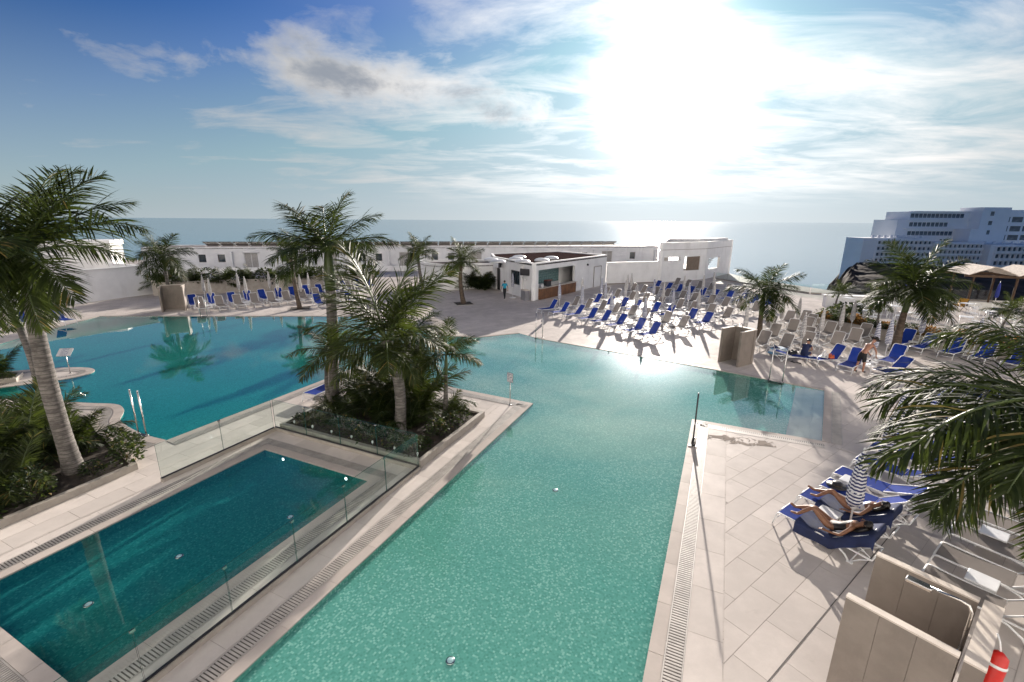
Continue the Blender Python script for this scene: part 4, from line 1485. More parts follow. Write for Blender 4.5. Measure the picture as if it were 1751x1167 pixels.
# two lit lamps in the far end wall of the small pool
lit, t, out = new_mat('lit_lamp')
e_ = t.add('ShaderNodeEmission')
e_.inputs[0].default_value = (0.75, 0.93, 1.0, 1)
e_.inputs[1].default_value = 2.5
t.link(e_.outputs[0], out.inputs[0])
for s_, where in ((-11.9, 'left'), (-9.3, 'right')):
    o = thing('wall_lamp', 'lit round lamp at the %s of the small pool far wall' % where, 'lamp', (*st(s_, 8.72), -0.12), AX)
    o.rotation_euler = (R(90), 0, AX - R(90))
    MB().lathe([(0.07, 0), (0.066, 0.02), (0.05, 0.022)], n=18).build('ring', M['steel'], o)
    MB().lathe([(0.048, 0.015), (0.036, 0.03), (0.01, 0.034)], n=18).build('lens', lit, o)

# ------------------------------------------------------------------ palms and plants
random.seed(21)


def frond_mesh(name, elev, L=1.0, n=82, lw=0.0155, ll=0.36, droop=1.0, plume=0.6, mats=None, seed=0, sub=3):
    """feather leaf: arching rib with leaflets standing off it; length about 1, lies along +X, bends under its weight"""
    rnd = random.Random(seed)
    mb = MB()
    pts, e = [], elev
    p = Vector((0, 0, 0))
    N = 22
    for i in range(N + 1):
        pts.append(p.copy())
        u = i / N
        e -= droop * (0.25 + 1.9 * u) / N * (0.55 + 0.45 * math.cos(min(1.4, max(-1.4, e))))
        p = p + Vector((math.cos(e), 0, math.sin(e))) * (L / N)
    mb.tube(pts, [0.016 * (1 - 0.85 * i / N) for i in range(N + 1)], 5, mi=1)
    def at(u):
        x = u * N
        i = min(N - 1, int(x))
        f = x - i
        return pts[i].lerp(pts[i + 1], f), (pts[i + 1] - pts[i]).normalized()
    Yv = Vector((0, 1, 0))
    for i in range(n):
        u = 0.10 + 0.90 * (i + 0.5) / n
        c, tng = at(u)
        up = tng.cross(Yv) * -1
        if up.z < 0 and abs(elev) < 1.2:
            up = up
        env = math.sin(math.pi * min(1, 0.16 + 0.80 * u)) ** 0.7
        for sgn in (-1, 1):
            if rnd.random() < 0.04:
                continue
            l = ll * env * rnd.uniform(0.82, 1.12)
            a = rnd.uniform(-plume, plume)
            fwd = 0.45 + 0.75 * u + rnd.uniform(-0.12, 0.12)
            d = (Yv * sgn * math.cos(a) + up * math.sin(a) + tng * fwd).normalized()
            w_ = lw * rnd.uniform(0.8, 1.15) * (0.6 + 0.4 * env)
            side = d.cross(up if abs(d.dot(up)) < 0.9 else tng).normalized()
            side = (side + up * rnd.uniform(-0.5, 0.5)).normalized()
            vs, q = [], c + Vector((0, 0, 0))
            dd = d.copy()
            prof = [0.35, 1.0, 0.85, 0.0] if sub == 3 else [0.5, 1.0, 0.0]
            for k, wk in enumerate(prof):
                if k:
                    dd = (dd + Vector((0, 0, -1)) * (0.10 + 0.22 * k / len(prof)) * droop).normalized()
                    q = q + dd * (l / (len(prof) - 1))
                if wk == 0:
                    vs.append(q)
                else:
                    vs += [q - side * w_ * wk * 0.5, q + side * w_ * wk * 0.5]
            fs = [(2 * k, 2 * k + 1, 2 * k + 3, 2 * k + 2) for k in range(len(prof) - 2)]
            m = 2 * (len(prof) - 2)
            fs.append((m, m + 1, m + 2))
            mb.add(vs, fs, 0)
    return mb.mesh(name, mats or [M['frond'], M['shaft']])


ELEV = [84, 66, 48, 30, 10, -14, -42]
FR = {}
for kind, mats in (('royal', [M['frond'], M['shaft']]), ('olive', [M['frond_pale'], M['shaft']])):
    for k, e in enumerate(ELEV):
        for s_ in range(2):
            FR[kind, k, s_] = frond_mesh('frond', R(e), seed=100 * k + s_ + (7 if kind == 'olive' else 0), droop=0.68 if e > 40 else 0.78, mats=mats)
NEARF = [frond_mesh('frond', R(e), n=104, lw=0.0125, ll=0.30, plume=0.8, seed=500 + e, droop=dr, sub=3) for e, dr in ((40, 1.25), (22, 1.2), (5, 1.0), (58, 1.2), (-15, 0.8))]


def palm(label, base, top, crown_len, n=15, r0=0.2, r1=0.13, shaft=0.0, kind='royal', trunkm='trunk', group=None, seed=0, bulge=0.0, fr_spec=None, z0=0.0, low=-14, spear=True, name='palm_tree'):
    """base and top are points; shaft is the length of green crownshaft under the leaves"""
    rnd = random.Random(seed)
    o = thing(name, label, 'palm tree', (base[0], base[1], z0), 0, group)
    tp = Vector((top[0] - base[0], top[1] - base[1], top[2] - z0))
    bend = Vector((rnd.uniform(-0.06, 0.06), rnd.uniform(-0.06, 0.06), 0)) * tp.length
    P = lambda u: tp * u + bend * math.sin(math.pi * u)
    L = tp.length
    us = shaft / L if L else 0
    nseg = max(6, int(L / 0.11))
    pts, rs = [], []
    for i in range(nseg + 1):
        u = i / nseg * (1 - us)
        pts.append(P(u))
        v = i / nseg
        r = r0 * (1 - v) + r1 * v + bulge * math.exp(-((v - 0.55) / 0.25) ** 2) + r0 * 0.35 * math.exp(-v * 14)
        rs.append(r * (1 + (0.025 if i % 2 else -0.01)))
    MB().tube(pts, rs, 16).build('trunk', M[trunkm], o)
    if shaft:
        sp = [P(1 - us + us * k / 8) for k in range(9)]
        MB().tube(sp, [r1 * (1.02 + 0.18 * math.sin(math.pi * k / 8 * 0.8)) * (1 - 0.5 * (k / 8) ** 2) for k in range(9)], 14).build('crownshaft', M['shaft'], o)
    head = P(1.0)
    az = rnd.uniform(0, 6.28)
    spec = fr_spec
    if spec is None:
        spec = []
        for i in range(n):
            az += 2.399963 + rnd.uniform(-0.3, 0.3)
            f = (i + 0.5) / n
            e = 80 - (80 - low) * (f ** 0.85) + rnd.uniform(-8, 8)
            spec.append((az, e, crown_len * rnd.uniform(0.85, 1.1)))
    for a, e, ln in spec:
        k = min(range(len(ELEV)), key=lambda j: abs(ELEV[j] - e))
        q = put('frond', FR[kind, k, rnd.randint(0, 1)], o, head + Vector((0, 0, rnd.uniform(-0.06, 0.04))), (rnd.uniform(-0.25, 0.25), R(ELEV[k] - e) * 0.8, a), (ln, ln * rnd.uniform(0.85, 1.1), ln))
    return o


ISL = 'palms on the island bed'
palm('tall stout palm with pale ringed trunk at the far left', (-12.5, 11.62), (-12.45, 11.75, 6.35), 2.95, 20, 0.205, 0.15, 0.85, seed=3, bulge=0.02, z0=0.15,
     fr_spec=[(0.05, 30, 3.2), (0.95, 42, 2.9), (1.7, 66, 2.8), (0.35, 60, 2.8), (2.3, 50, 2.8), (3.1, 60, 2.7), (3.0, 26, 2.9), (3.9, 32, 2.8), (4.7, 46, 2.6), (5.4, 22, 2.7), (4.3, 6, 2.6), (5.75, -12, 2.3), (3.5, -5, 2.5), (4.9, -14, 2.3), (2.6, 8, 2.6), (1.3, 12, 2.5), (0.6, 70, 2.6), (2.9, -14, 2.3), (6.1, 48, 2.7), (5.2, -40, 2.3), (5.9, -42, 2.0), (4.5, -42, 2.3), (3.8, -35, 2.3)])
palm('slimmer leaning palm with green crownshaft behind the far left palm', (-17.6, 15.9), (-19.2, 17.0, 4.3), 2.2, 13, 0.17, 0.11, 1.3, seed=5, z0=0.15, low=-25)
palm('small palm rising behind the dark shower beyond the left pool', (-27.9, 36.6), (-27.7, 36.5, 4.2), 2.5, 19, 0.15, 0.11, 1.1, seed=8, low=-45)
palm('slender palm in a dark square cut-out beside the left pool', (-17.6, 37.13), (-17.95, 37.3, 4.5), 1.9, 12, 0.17, 0.13, 0.35, trunkm='trunk_brown', seed=13)
palm('slim palm standing behind the hedge wall left of centre', (-23.6, 49.6), (-23.6, 49.7, 4.7), 1.9, 10, 0.15, 0.12, 0.3, trunkm='trunk_brown', seed=15)
palm('tallest island palm with grey trunk and wide feather crown', (-7.1, 16.75), (-6.95, 17.4, 6.1), 2.9, 14, 0.24, 0.19, 1.55, seed=17, z0=0.17, group=ISL,
     fr_spec=[(2.75, 52, 3.0), (0.9, 72, 2.7), (0.1, 24, 2.7), (2.9, 8, 2.8), (3.5, 30, 2.7), (5.9, 8, 2.4), (1.8, 55, 2.8), (4.6, 45, 2.4), (5.3, 20, 2.4), (2.2, 20, 2.5), (1.1, 15, 2.5), (4.0, -5, 2.3), (0.55, 48, 2.6), (3.2, -20, 2.3)])
palm('stubby island palm with ringed leaning trunk at the front', (-3.80, 14.15), (-4.15, 14.5, 3.35), 2.75, 16, 0.19, 0.17, 0.0, kind='olive', seed=23, z0=0.17, group=ISL, low=-25,
     fr_spec=[(2.85, 80, 3.5), (0.25, 76, 3.3), (0.45, 58, 3.3), (6.1, 66, 2.9), (3.3, 66, 3.0), (2.9, 46, 2.8), (3.4, 30, 2.6), (4.1, 12, 2.4), (5.0, 10, 2.3), (5.7, 20, 2.4), (0.05, 25, 2.4), (1.3, 50, 2.6), (3.0, 5, 2.3), (3.9, -14, 2.2), (5.4, -14, 2.0)])
palm('slender small palm at the right end of the island bed', (-2.45, 15.55), (-2.35, 15.6, 2.55), 1.5, 12, 0.10, 0.06, 0.75, kind='olive', seed=29, z0=0.17, group=ISL)
palm('slender small palm at the left end of the island bed', (-6.85, 16.15), (-6.75, 16.2, 2.5), 1.6, 12, 0.09, 0.06, 0.5, kind='olive', seed=31, z0=0.17, group=ISL)
palm('brown-trunked bushy palm in the middle of the island bed', (-4.25, 16.6), (-4.0, 16.6, 2.7), 2.0, 16, 0.17, 0.16, 0.0, trunkm='trunk_brown', seed=37, z0=0.17, group=ISL, low=-45)
palm('palm growing in the paving left of the white low block', (-8.81, 45.2), (-9.3, 45.3, 4.0), 2.2, 14, 0.18, 0.14, 0.7, seed=41)
palm('palm in a dark square cut-out between pool and bar', (-4.33, 40.0), (-4.4, 40.1, 3.85), 2.1, 14, 0.21, 0.15, 0.5, kind='olive', seed=43, trunkm='trunk_brown', low=-35)
palm('palm rising behind the shower in the right lounger field', (15.9, 28.4), (15.8, 28.4, 3.0), 2.3, 15, 0.17, 0.13, 1.5, seed=47, low=-35, trunkm='trunk_brown')
palm('stout leaning palm with broad crown by the right stone wall', (22.2, 25.4), (22.6, 25.6, 3.75), 2.9, 19, 0.24, 0.15, 1.5, seed=53, low=-35, trunkm='trunk_brown')
TER = 'young palms on the bar terrace'
palm('bushy young palm at the sea end of the terrace hedge', (26.3, 36.5), (26.4, 36.5, 1.75), 1.1, 11, 0.08, 0.06, 0.4, kind='olive', seed=59, group=TER, low=-10, z0=0.3)
palm('thin young palm in the hedge left of the leaning palm', (23.4, 28.4), (23.2, 28.4, 2.35), 1.3, 12, 0.06, 0.05, 0.4, seed=61, group=TER, z0=0.3)
palm('thin young palm in the hedge right of the leaning palm', (25.6, 27.1), (25.5, 27.1, 2.2), 1.3, 12, 0.06, 0.05, 0.4, kind='olive', seed=63, group=TER, z0=0.3)
palm('thin young palm in the hedge near the right edge', (28.4, 25.7), (28.6, 25.7, 2.35), 1.35, 12, 0.07, 0.05, 0.4, kind='olive', seed=67, group=TER, z0=0.3)

# near palm that reaches into the frame from the right
npalm = thing('palm_tree', 'near palm whose dark fronds reach in from the right edge', 'palm tree', (11.3, 8.0, 0))
MB().tube([(0, 0, 0), (0.0, -0.02, 1.5), (-0.2, -0.1, 2.4), (-0.5, -0.25, 3.1)], [0.26, 0.20, 0.17, 0.13], 16).build('trunk', M['trunk'], npalm)
MB().tube([(-0.5, -0.25, 3.1), (-0.65, -0.32, 3.5), (-0.75, -0.4, 3.9)], [0.14, 0.15, 0.07], 14).build('crownshaft', M['shaft'], npalm)
rnd = random.Random(4)
for a, k, ln, dz in ((3.30, 1, 4.3, 0), (3.05, 2, 3.9, -0.1), (3.62, 1, 3.9, -0.05), (2.80, 1, 3.7, 0.0), (3.45, 2, 4.0, -0.1), (2.4, 1, 3.7, 0), (4.05, 2, 3.6, 0), (1.7, 0, 3.5, 0.05), (4.7, 1, 3.5, 0), (0.9, 1, 3.5, 0), (5.5, 1, 3.4, 0), (0.1, 0, 3.5, 0), (2.2, 3, 2.6, 0.1), (3.85, 4, 3.2, -0.1), (1.2, 3, 2.9, 0), (3.2, 4, 3.4, -0.15), (2.55, 2, 3.4, -0.1)):
    put('frond', NEARF[k], npalm, (-0.75, -0.4, 3.85 + dz), (rnd.uniform(-0.2, 0.2), 0, a), (ln, ln, ln))

# tree cut-outs in the paving
for (x, y), lab in (((-17.6, 37.13), 'dark soil square around the slender palm by the left pool'), ((-4.33, 40.0), 'dark soil square around the palm in front of the bar'), ((-8.81, 45.2), 'dark soil square around the palm by the white block'), ((15.9, 28.4), 'dark soil square around the palm behind the shower')):
    o = thing('tree_pit', lab, 'tree pit', (x, y, 0), R(20))
    MB().box((0, 0, 0.012), (1.5, 1.5, 0.02)).build('soil', M['soil'], o)
    for k in range(4):
        MB().box((0.78 * math.cos(k * math.pi / 2), 0.78 * math.sin(k * math.pi / 2), 0.015), (0.06, 1.62, 0.03), (0, 0, k * math.pi / 2)).build('edging', M['kerb'], o)


def shrub_mesh(seed, n=260, h=0.6, r=0.5, leaf=0.11, mat=None, upright=0.3):
    rnd = random.Random(seed)
    mb = MB()
    stems = [(rnd.uniform(-0.4, 0.4) * r, rnd.uniform(-0.4, 0.4) * r) for _ in range(7)]
    for sx, sy in stems:
        mb.tube([(sx * 0.4, sy * 0.4, 0), (sx, sy, h * 0.45), (sx * 1.7, sy * 1.7, h * 0.85)], [0.010, 0.007, 0.003], 4, mi=1)
    for i in range(n):
        a = rnd.uniform(0, 6.283)
        q = rnd.random() ** 0.45
        z = rnd.uniform(0.05, 1.0)
        rr = r * q * math.sqrt(max(0.05, 1 - (z * 0.92) ** 2)) * rnd.uniform(0.75, 1.15)
        c = Vector((rr * math.cos(a), rr * math.sin(a), h * z))
        d = Vector((math.cos(a) + rnd.uniform(-0.7, 0.7), math.sin(a) + rnd.uniform(-0.7, 0.7), upright + rnd.uniform(-0.5, 0.7))).normalized()
        s_ = d.cross(Vector((rnd.uniform(-1, 1), rnd.uniform(-1, 1), 1))).normalized()
        l = leaf * rnd.uniform(0.7, 1.3)
        w_ = l * 0.24
        dn = Vector((0, 0, -l * 0.18))
        mid = c + d * l * 0.5
        mb.add([c, mid - s_ * w_, mid + dn * -0.4, mid + s_ * w_, c + d * l + dn], [(0, 1, 2), (0, 2, 3), (1, 4, 2), (2, 4, 3)], 0)
    return mb.mesh('foliage', [mat or M['leaf'], M['trunk_brown']])


SH = [shrub_mesh(i, 300, 0.55, 0.5, 0.16) for i in range(3)] + [shrub_mesh(10 + i, 340, 0.7, 0.55, 0.13, M['leaf']) for i in range(2)]
CR = [shrub_mesh(30 + i, 240, 0.6, 0.42, 0.17, M['croton'], 0.8) for i in range(2)]


def inside_poly(x, y, poly):
    c = False
    for i in range(len(poly)):
        (x0, y0), (x1, y1) = poly[i], poly[(i + 1) % len(poly)]
        if (y0 > y) != (y1 > y) and x < (x1 - x0) * (y - y0) / (y1 - y0) + x0:
            c = not c
    return c


def shrub(label, x, y, z, mesh, s, group, rnd):
    o = thing('shrub', label, 'shrub', (x, y, z), rnd.uniform(0, 6.28), group)
    put('foliage', mesh, o, scale=(s, s, s * rnd.uniform(0.8, 1.15)))
    return o


def areca(label, x, y, z, n, ln, group, seed, kind='royal', lo=20):
    """clump of feather leaves straight from the ground"""
    rnd = random.Random(seed)
    o = thing('fern_palm', label, 'plant', (x, y, z), 0, group)
    for i in range(n):
        e = rnd.uniform(lo, 80)
        k = min(range(len(ELEV)), key=lambda j: abs(ELEV[j] - e))
        l = ln * rnd.uniform(0.7, 1.1)
        put('frond', FR[kind, k, rnd.randint(0, 1)], o, (rnd.uniform(-0.1, 0.1), rnd.uniform(-0.1, 0.1), 0), (rnd.uniform(-0.2, 0.2), 0, rnd.uniform(0, 6.28)), (l, l * 0.9, l))
    return o


# island bed: undergrowth
rnd = random.Random(77)
k = 0
for s_ in [x * 0.62 - 13.1 for x in range(9)]:
    p = st(s_ + rnd.uniform(-0.1, 0.1), 10.45 + rnd.uniform(-0.1, 0.25))
    shrub('low leafy shrub, %s from the left along the island bed glass' % ORD[k], p[0], p[1], 0.17, SH[k % 5], rnd.uniform(0.6, 0.95), 'shrubs along the island bed glass', rnd)
    k += 1
k = 0
for t_ in (10.9, 11.7, 12.5, 13.3):
    p = st(-8.15, t_)
    shrub('low leafy shrub, %s from the front on the island bed right side' % ORD[k], p[0], p[1], 0.17, SH[(k + 2) % 5], rnd.uniform(0.55, 0.85), 'shrubs on the right side of the island bed', rnd)
    k += 1
k = 0
for s_, t_, n, ln in ((-12.5, 11.6, 9, 1.5), (-11.6, 12.4, 11, 2.1), (-10.6, 11.7, 9, 1.7), (-9.8, 12.7, 11, 2.2), (-9.3, 11.8, 8, 1.4), (-11.2, 13.3, 11, 2.2), (-8.7, 13.0, 8, 1.2), (-12.9, 13.2, 9, 1.6), (-10.2, 13.5, 10, 2.3)):
    p = st(s_, t_)
    areca('clump of arching palm leaves, %s of those on the island bed from the left' % ORD[k] if False else 'arching palm clump %s on the island bed' % ['at the left front', 'behind the left front one', 'left of the ringed trunk', 'behind the ringed trunk', 'right of the ringed trunk', 'at the back left', 'at the right back', 'in the far left corner', 'at the back centre'][k],
          p[0], p[1], 0.17, n, ln, 'palm clumps on the island bed', 200 + k, 'royal' if k % 3 else 'olive')
    k += 1
# left bed
k = 0
spots = [(-13.0, 9.6, 8, 1.5), (-13.6, 11.0, 10, 1.7), (-14.6, 12.4, 11, 1.9), (-13.9, 13.3, 10, 1.6), (-15.6, 13.4, 11, 2.1), (-15.3, 11.2, 10, 2.0), (-16.9, 12.6, 10, 2.1), (-17.4, 14.4, 10, 2.0), (-14.2, 9.4, 9, 1.8), (-18.8, 13.4, 9, 2.2), (-16.4, 15.0, 9, 1.6)]
names = ['nearest the kerb', 'left of the stout trunk', 'behind the stout trunk', 'at the right back edge', 'behind the back edge clump', 'deep at the left', 'in the middle', 'at the far back', 'at the bottom left', 'at the far left back', 'beside the pool path']
for (x, y, n, ln), nm in zip(spots, names):
    areca('arching palm clump %s of the left bed' % nm if ' of ' not in nm else nm, x, y, 0.14, n, ln, 'palm clumps in the left bed', 300 + k, 'olive' if k % 3 == 1 else 'royal', 15)
    k += 1
for i, (x, y, sc_) in enumerate(((-11.5, 12.25, 0.75), (-12.0, 12.9, 0.8), (-12.9, 13.5, 0.7), (-11.9, 11.55, 0.55), (-12.35, 10.3, 0.8), (-12.7, 9.3, 0.85), (-13.1, 8.3, 0.8), (-13.4, 12.6, 0.9), (-12.9, 10.9, 0.7))):
    shrub('leafy shrub, %s from the right along the left bed kerb' % ORD[i], x, y, 0.14, SH[i % 5], sc_ * 1.15, 'shrubs along the left bed kerb', rnd)
for i, (x, y) in enumerate(((-23.4, 19.5), (-24.6, 19.0), (-25.6, 18.4))):
    areca('small palm on the spit bed, %s from the right' % ORD[i], x, y, 0.12, 11, 1.9, 'small palms on the spit bed', 400 + i)
# hedge on the back wall
k = 0
for i in range(16):
    u = (i + 0.5) / 16
    x, y = HA[0] + hl[0] * u - 0.5 * math.sin(rzh), HA[1] + hl[1] * u + 0.5 * math.cos(rzh)
    if i % 2 == 0:
        areca('bushy palm, %s from the left on top of the long hedge wall' % ORD[i // 2], x, y, 0.95, 13, 2.0, 'palms on the hedge wall', 500 + i, 'olive' if i % 4 == 0 else 'royal', 10)
    else:
        shrub('dense shrub, %s from the left on top of the long hedge wall' % ORD[i // 2], x, y, 0.9, SH[i % 5], 2.1, 'shrubs on the hedge wall', rnd)
# fan plants by the bar
for i, (x, y) in enumerate(((-3.6, 48.6), (-2.9, 48.0), (-4.5, 49.0))):
    areca('dark spiky palm, %s of three against the white wall beside the bar' % ['middle one', 'right one', 'left one'][i], x, y, 0, 13, 2.2, 'dark palms beside the bar', 600 + i, 'royal', 30)

# bar terrace hedge behind its low wall
TA, TB, TC = (21.6, 31.6), (24.3, 26.75), (30.5, 20.6)
tw = thing('terrace_wall', 'low beige stone wall in front of the terrace hedge on the right', 'wall', (*TA, 0))
tp_ = [Vector((*TA, 0)), Vector((*TB, 0)), Vector((27.2, 23.4, 0)), Vector((*TC, 0))]
for a, b_ in zip(tp_[:-1], tp_[1:]):
    L = (b_ - a).length
    k = max(1, round(L / 1.2))
    rz = math.atan2(b_.y - a.y, b_.x - a.x)
    for j in range(k):
        c = a.lerp(b_, (j + 0.5) / k) - Vector((*TA, 0))
        MB().box((0, 0, 0), (L / k - 0.006, 0.22, 0.68)).build('stone_block', M['kerb'], tw, (c.x, c.y, 0.34), (0, 0, rz))
    nn = Vector((-(b_ - a).y, (b_ - a).x, 0)).normalized()
    c = (a + b_) / 2 + nn * 0.8 - Vector((*TA, 0))
    MB().box((0, 0, 0), (L, 1.4, 0.56)).build('soil', M['soil'], tw, (c.x, c.y, 0.28), (0, 0, rz))
k = [0, 0]
dense = resample(tp_, 0.62)
rows = [strip(dense, -0.42, 0), strip(dense, -0.98, 0)]
for ri, rw in enumerate(rows):
    for i, (p, _) in enumerate(rw):
        cro = (i + ri) % 3 == 1
        ms = CR[i % 2] if cro else SH[(i + ri) % 5]
        where = ORD[i] if i < len(ORD) else None
        lab = '%s shrub, %s from the left in the %s row of the terrace hedge' % ('orange-leaved' if cro else 'green', where or 'one far to the right', ['front', 'back'][ri])
        if i >= len(ORD):
            lab = '%s shrub, %s from the right in the %s row of the terrace hedge' % ('orange-leaved' if cro else 'green', ORD[min(15, len(rw) - 1 - i)], ['front', 'back'][ri])
        shrub(lab, p.x, p.y, 0.5, ms, rnd.uniform(0.75, 1.1), 'shrubs of the terrace hedge', rnd)
for i, (x, y, s_) in enumerate(((24.6, 33.6, 1.9), (25.8, 34.6, 2.1), (23.2, 32.8, 1.8), (27.4, 35.0, 1.9))):
    shrub('large rounded shrub, %s from the left at the sea end of the hedge' % ORD[(1, 2, 0, 3)[i]], x, y, 0.0, SH[(i + 1) % 5], s_, 'large shrubs at the sea end of the hedge', rnd)

# ------------------------------------------------------------------ loungers, parasols, tables
random.seed(5)


def rounded_frame(w_, L, rc, n=5):
    """closed rectangle with rounded far corners, in (x, d) with d from 0 (hinge) to L"""
    pts = [(-w_ / 2, 0)]
    for k in range(n + 1):
        a = math.pi - k * math.pi / 2 / n
        pts.append((-w_ / 2 + rc + rc * math.cos(a), L - rc + rc * math.sin(a)))
    for k in range(n + 1):
        a = math.pi / 2 - k * math.pi / 2 / n
        pts.append((w_ / 2 - rc + rc * math.cos(a), L - rc + rc * math.sin(a)))
    pts.append((w_ / 2, 0))
    return pts


def lounger_proto(sling, back_deg):
    o = put('sun_lounger', None)
    HW = 0.33
    fr = MB()
    for sx in (-1, 1):
        fr.tube([(sx * HW, -0.97, 0.30), (sx * HW, -0.55, 0.325), (sx * HW, -0.1, 0.335), (sx * HW, 0.6, 0.345), (sx * HW, 0.88, 0.355), (sx * HW, 0.955, 0.335)], 0.021, 6)
    fr.tube([(-HW, 0.955, 0.335), (HW, 0.955, 0.335)], 0.021, 6)
    fr.tube([(-HW, -0.97, 0.30), (HW, -0.97, 0.30)], 0.018, 6)
    fr.tube([(-HW, 0.99, 0.14), (HW, 0.99, 0.14)], 0.014, 6)
    fr.tube([(-HW, -0.62, 0.06), (HW, -0.62, 0.06)], 0.014, 6)
    fr.build('frame', M['resin'], o)
    for sx in (-1, 1):
        MB().tube([(sx * HW, 0.95, 0.34), (sx * HW, 0.985, 0.2), (sx * HW, 1.03, 0.0)], [0.021, 0.020, 0.019], 6).build('leg', M['resin'], o)
        MB().tube([(sx * HW, -0.05, 0.33), (sx * HW, -0.30, 0.27), (sx * HW, -0.50, 0.14), (sx * HW, -0.60, 0.0)], 0.021, 6).tube([(sx * HW, -0.60, 0.02), (sx * HW, -0.78, 0.19), (sx * HW, -0.93, 0.29)], 0.016, 6).box((sx * HW, -0.61, 0.02), (0.05, 0.12, 0.04)).build('leg', M['resin'], o)
    m = MB()
    N = 10
    for k in range(N + 1):
        u = k / N
        y = 0.935 - 1.13 * u
        z = 0.362 - 0.02 * math.sin(math.pi * u)
        m.v += [(-0.305, y, z), (0.305, y, z), (-0.305, y, z - 0.006), (0.305, y, z - 0.006)]
    for k in range(N):
        a, b_ = 4 * k, 4 * k + 4
        for f in ((a, a + 1, b_ + 1, b_), (a + 2, b_ + 2, b_ + 3, a + 3), (a, b_, b_ + 2, a + 2), (a + 1, a + 3, b_ + 3, b_ + 1)):
            m.f.append(f)
            m.m.append(0)
            m.s.append(False)
    m.build('seat', M[sling], o)
    # backrest hinges at y = -0.2
    L, e = 0.80, R(back_deg)
    P = lambda x, d, h: (x, -0.20 - d * math.cos(e) - h * math.sin(e) * -1 * -1, 0.352 + d * math.sin(e) + h * math.cos(e))
    ring = rounded_frame(0.60, L, 0.10)
    bk = MB()
    inner = [(x * 0.97, min(d, L - 0.012)) for x, d in ring]
    n = len(inner)
    bk.add([P(x, d, 0.012 - 0.02 * math.sin(math.pi * d / L)) for x, d in inner] + [P(x, d, 0.006 - 0.02 * math.sin(math.pi * d / L)) for x, d in inner],
           [tuple(range(n - 1, -1, -1)), tuple(range(n, 2 * n))] + [(i, (i + 1) % n, n + (i + 1) % n, n + i) for i in range(n)])
    back_ = bk.build('backrest', M[sling], o)
    MB().tube([P(x, d, 0.008) for x, d in ring], 0.018, 6).build('back_frame', M['resin'], back_)
    sup = MB()
    if back_deg > 12:
        for sx in (-1, 1):
            sup.tube([P(sx * 0.27, 0.38, 0), (sx * 0.27, -0.20 - 0.72, 0.31)], 0.011, 6)
        sup.build('back_support', M['resin'], back_)
    return o


PROTO = {}
USED = set()


def lounger(kind, ang, label, group, hinge=None, foot=None, feet_deg=0.0):
    """ang: backrest angle; feet_deg: compass of head->feet in the ground plane"""
    key = (kind, ang)
    if key not in PROTO:
        PROTO[key] = lounger_proto(kind, ang)
    o = PROTO[key]
    if key in USED:
        o = copy_tree(o)
    else:
        KIDS[o] = [x for x in COL.objects if x.parent == o]
        for ch in KIDS[o]:
            KIDS[ch] = [x for x in COL.objects if x.parent == ch]
        USED.add(key)
    d = Vector((math.cos(R(feet_deg)), math.sin(R(feet_deg)), 0))
    c = Vector((*hinge, 0)) + d * 0.2 if hinge else Vector((*foot, 0)) - d * 0.955
    o.location = (c.x, c.y, 0.012 if c.y < 20 else 0)
    o.rotation_euler = (0, 0, R(feet_deg - 90))
    tag(o, label, 'sun lounger', group)
    return o


COLN = dict(blue='blue', grey='taupe')
rnd = random.Random(9)


def row(kind, pts, deg, where, group, angs=(58, 58, 50), jit=2.5, frm='left'):
    for i, p in enumerate(pts):
        a = angs[(i * 7 + len(pts)) % len(angs)]
        lounger(kind, a, '%s lounger, %s from the %s in the %s' % (COLN[kind], ORD[i], frm, where), group, hinge=p, feet_deg=deg + rnd.uniform(-jit, jit))


FG = 'loungers in the field between pool and bar'
row('blue', [(3.18, 36.4), (4.0, 35.16), (5.01, 34.24), (5.82, 32.92), (6.62, 32.0), (7.44, 30.84), (8.33, 29.32), (8.93, 28.15)], 212, 'front row beyond the large pool', FG, (56, 50, 56))
row('grey', [(5.27, 37.99), (6.14, 36.92), (7.14, 36.0), (8.0, 35.0), (9.03, 33.9), (9.71, 33.0), (10.81, 31.44), (11.49, 30.13)], 212, 'second row beyond the large pool', FG, (60, 56))
row('blue', [(7.38, 39.55), (8.25, 38.54), (9.26, 37.7), (10.1, 36.8), (11.27, 35.5), (12.05, 34.5), (13.13, 32.85), (13.78, 31.74)], 213, 'third row beyond the large pool', FG, (56, 50))
row('grey', [(8.95, 43.66), (9.68, 42.2), (10.8, 41.14), (11.7, 39.91), (12.6, 38.5), (13.73, 37.08), (14.43, 36.0), (15.28, 34.7), (16.0, 33.4)], 213, 'fourth row beyond the large pool', FG, (60, 56))
row('grey', [(12.3, 46.5), (13.0, 45.2), (13.9, 44.1), (14.6, 42.9), (15.57, 41.6), (16.22, 40.5), (17.29, 39.3), (18.01, 38.2), (18.84, 37.2), (19.61, 36.2)], 214, 'fifth row beyond the large pool', FG, (60, 56))
row('blue', [(15.6, 49.1), (16.3, 47.6), (17.0, 46.3), (17.7, 45.2), (18.4, 44.0), (19.2, 43.1), (20.2, 42.2), (20.95, 41.1), (21.5, 40.0), (22.1, 38.9)], 214, 'sixth row beyond the large pool', FG, (56, 50))
row('grey', [(18.5, 51.4), (19.2, 50.0), (20.1, 48.9), (20.8, 47.7), (22.1, 46.6), (22.9, 45.4)], 214, 'rearmost row beyond the large pool', FG, (60, 56))
LG = 'loungers in rows beyond the left pool'
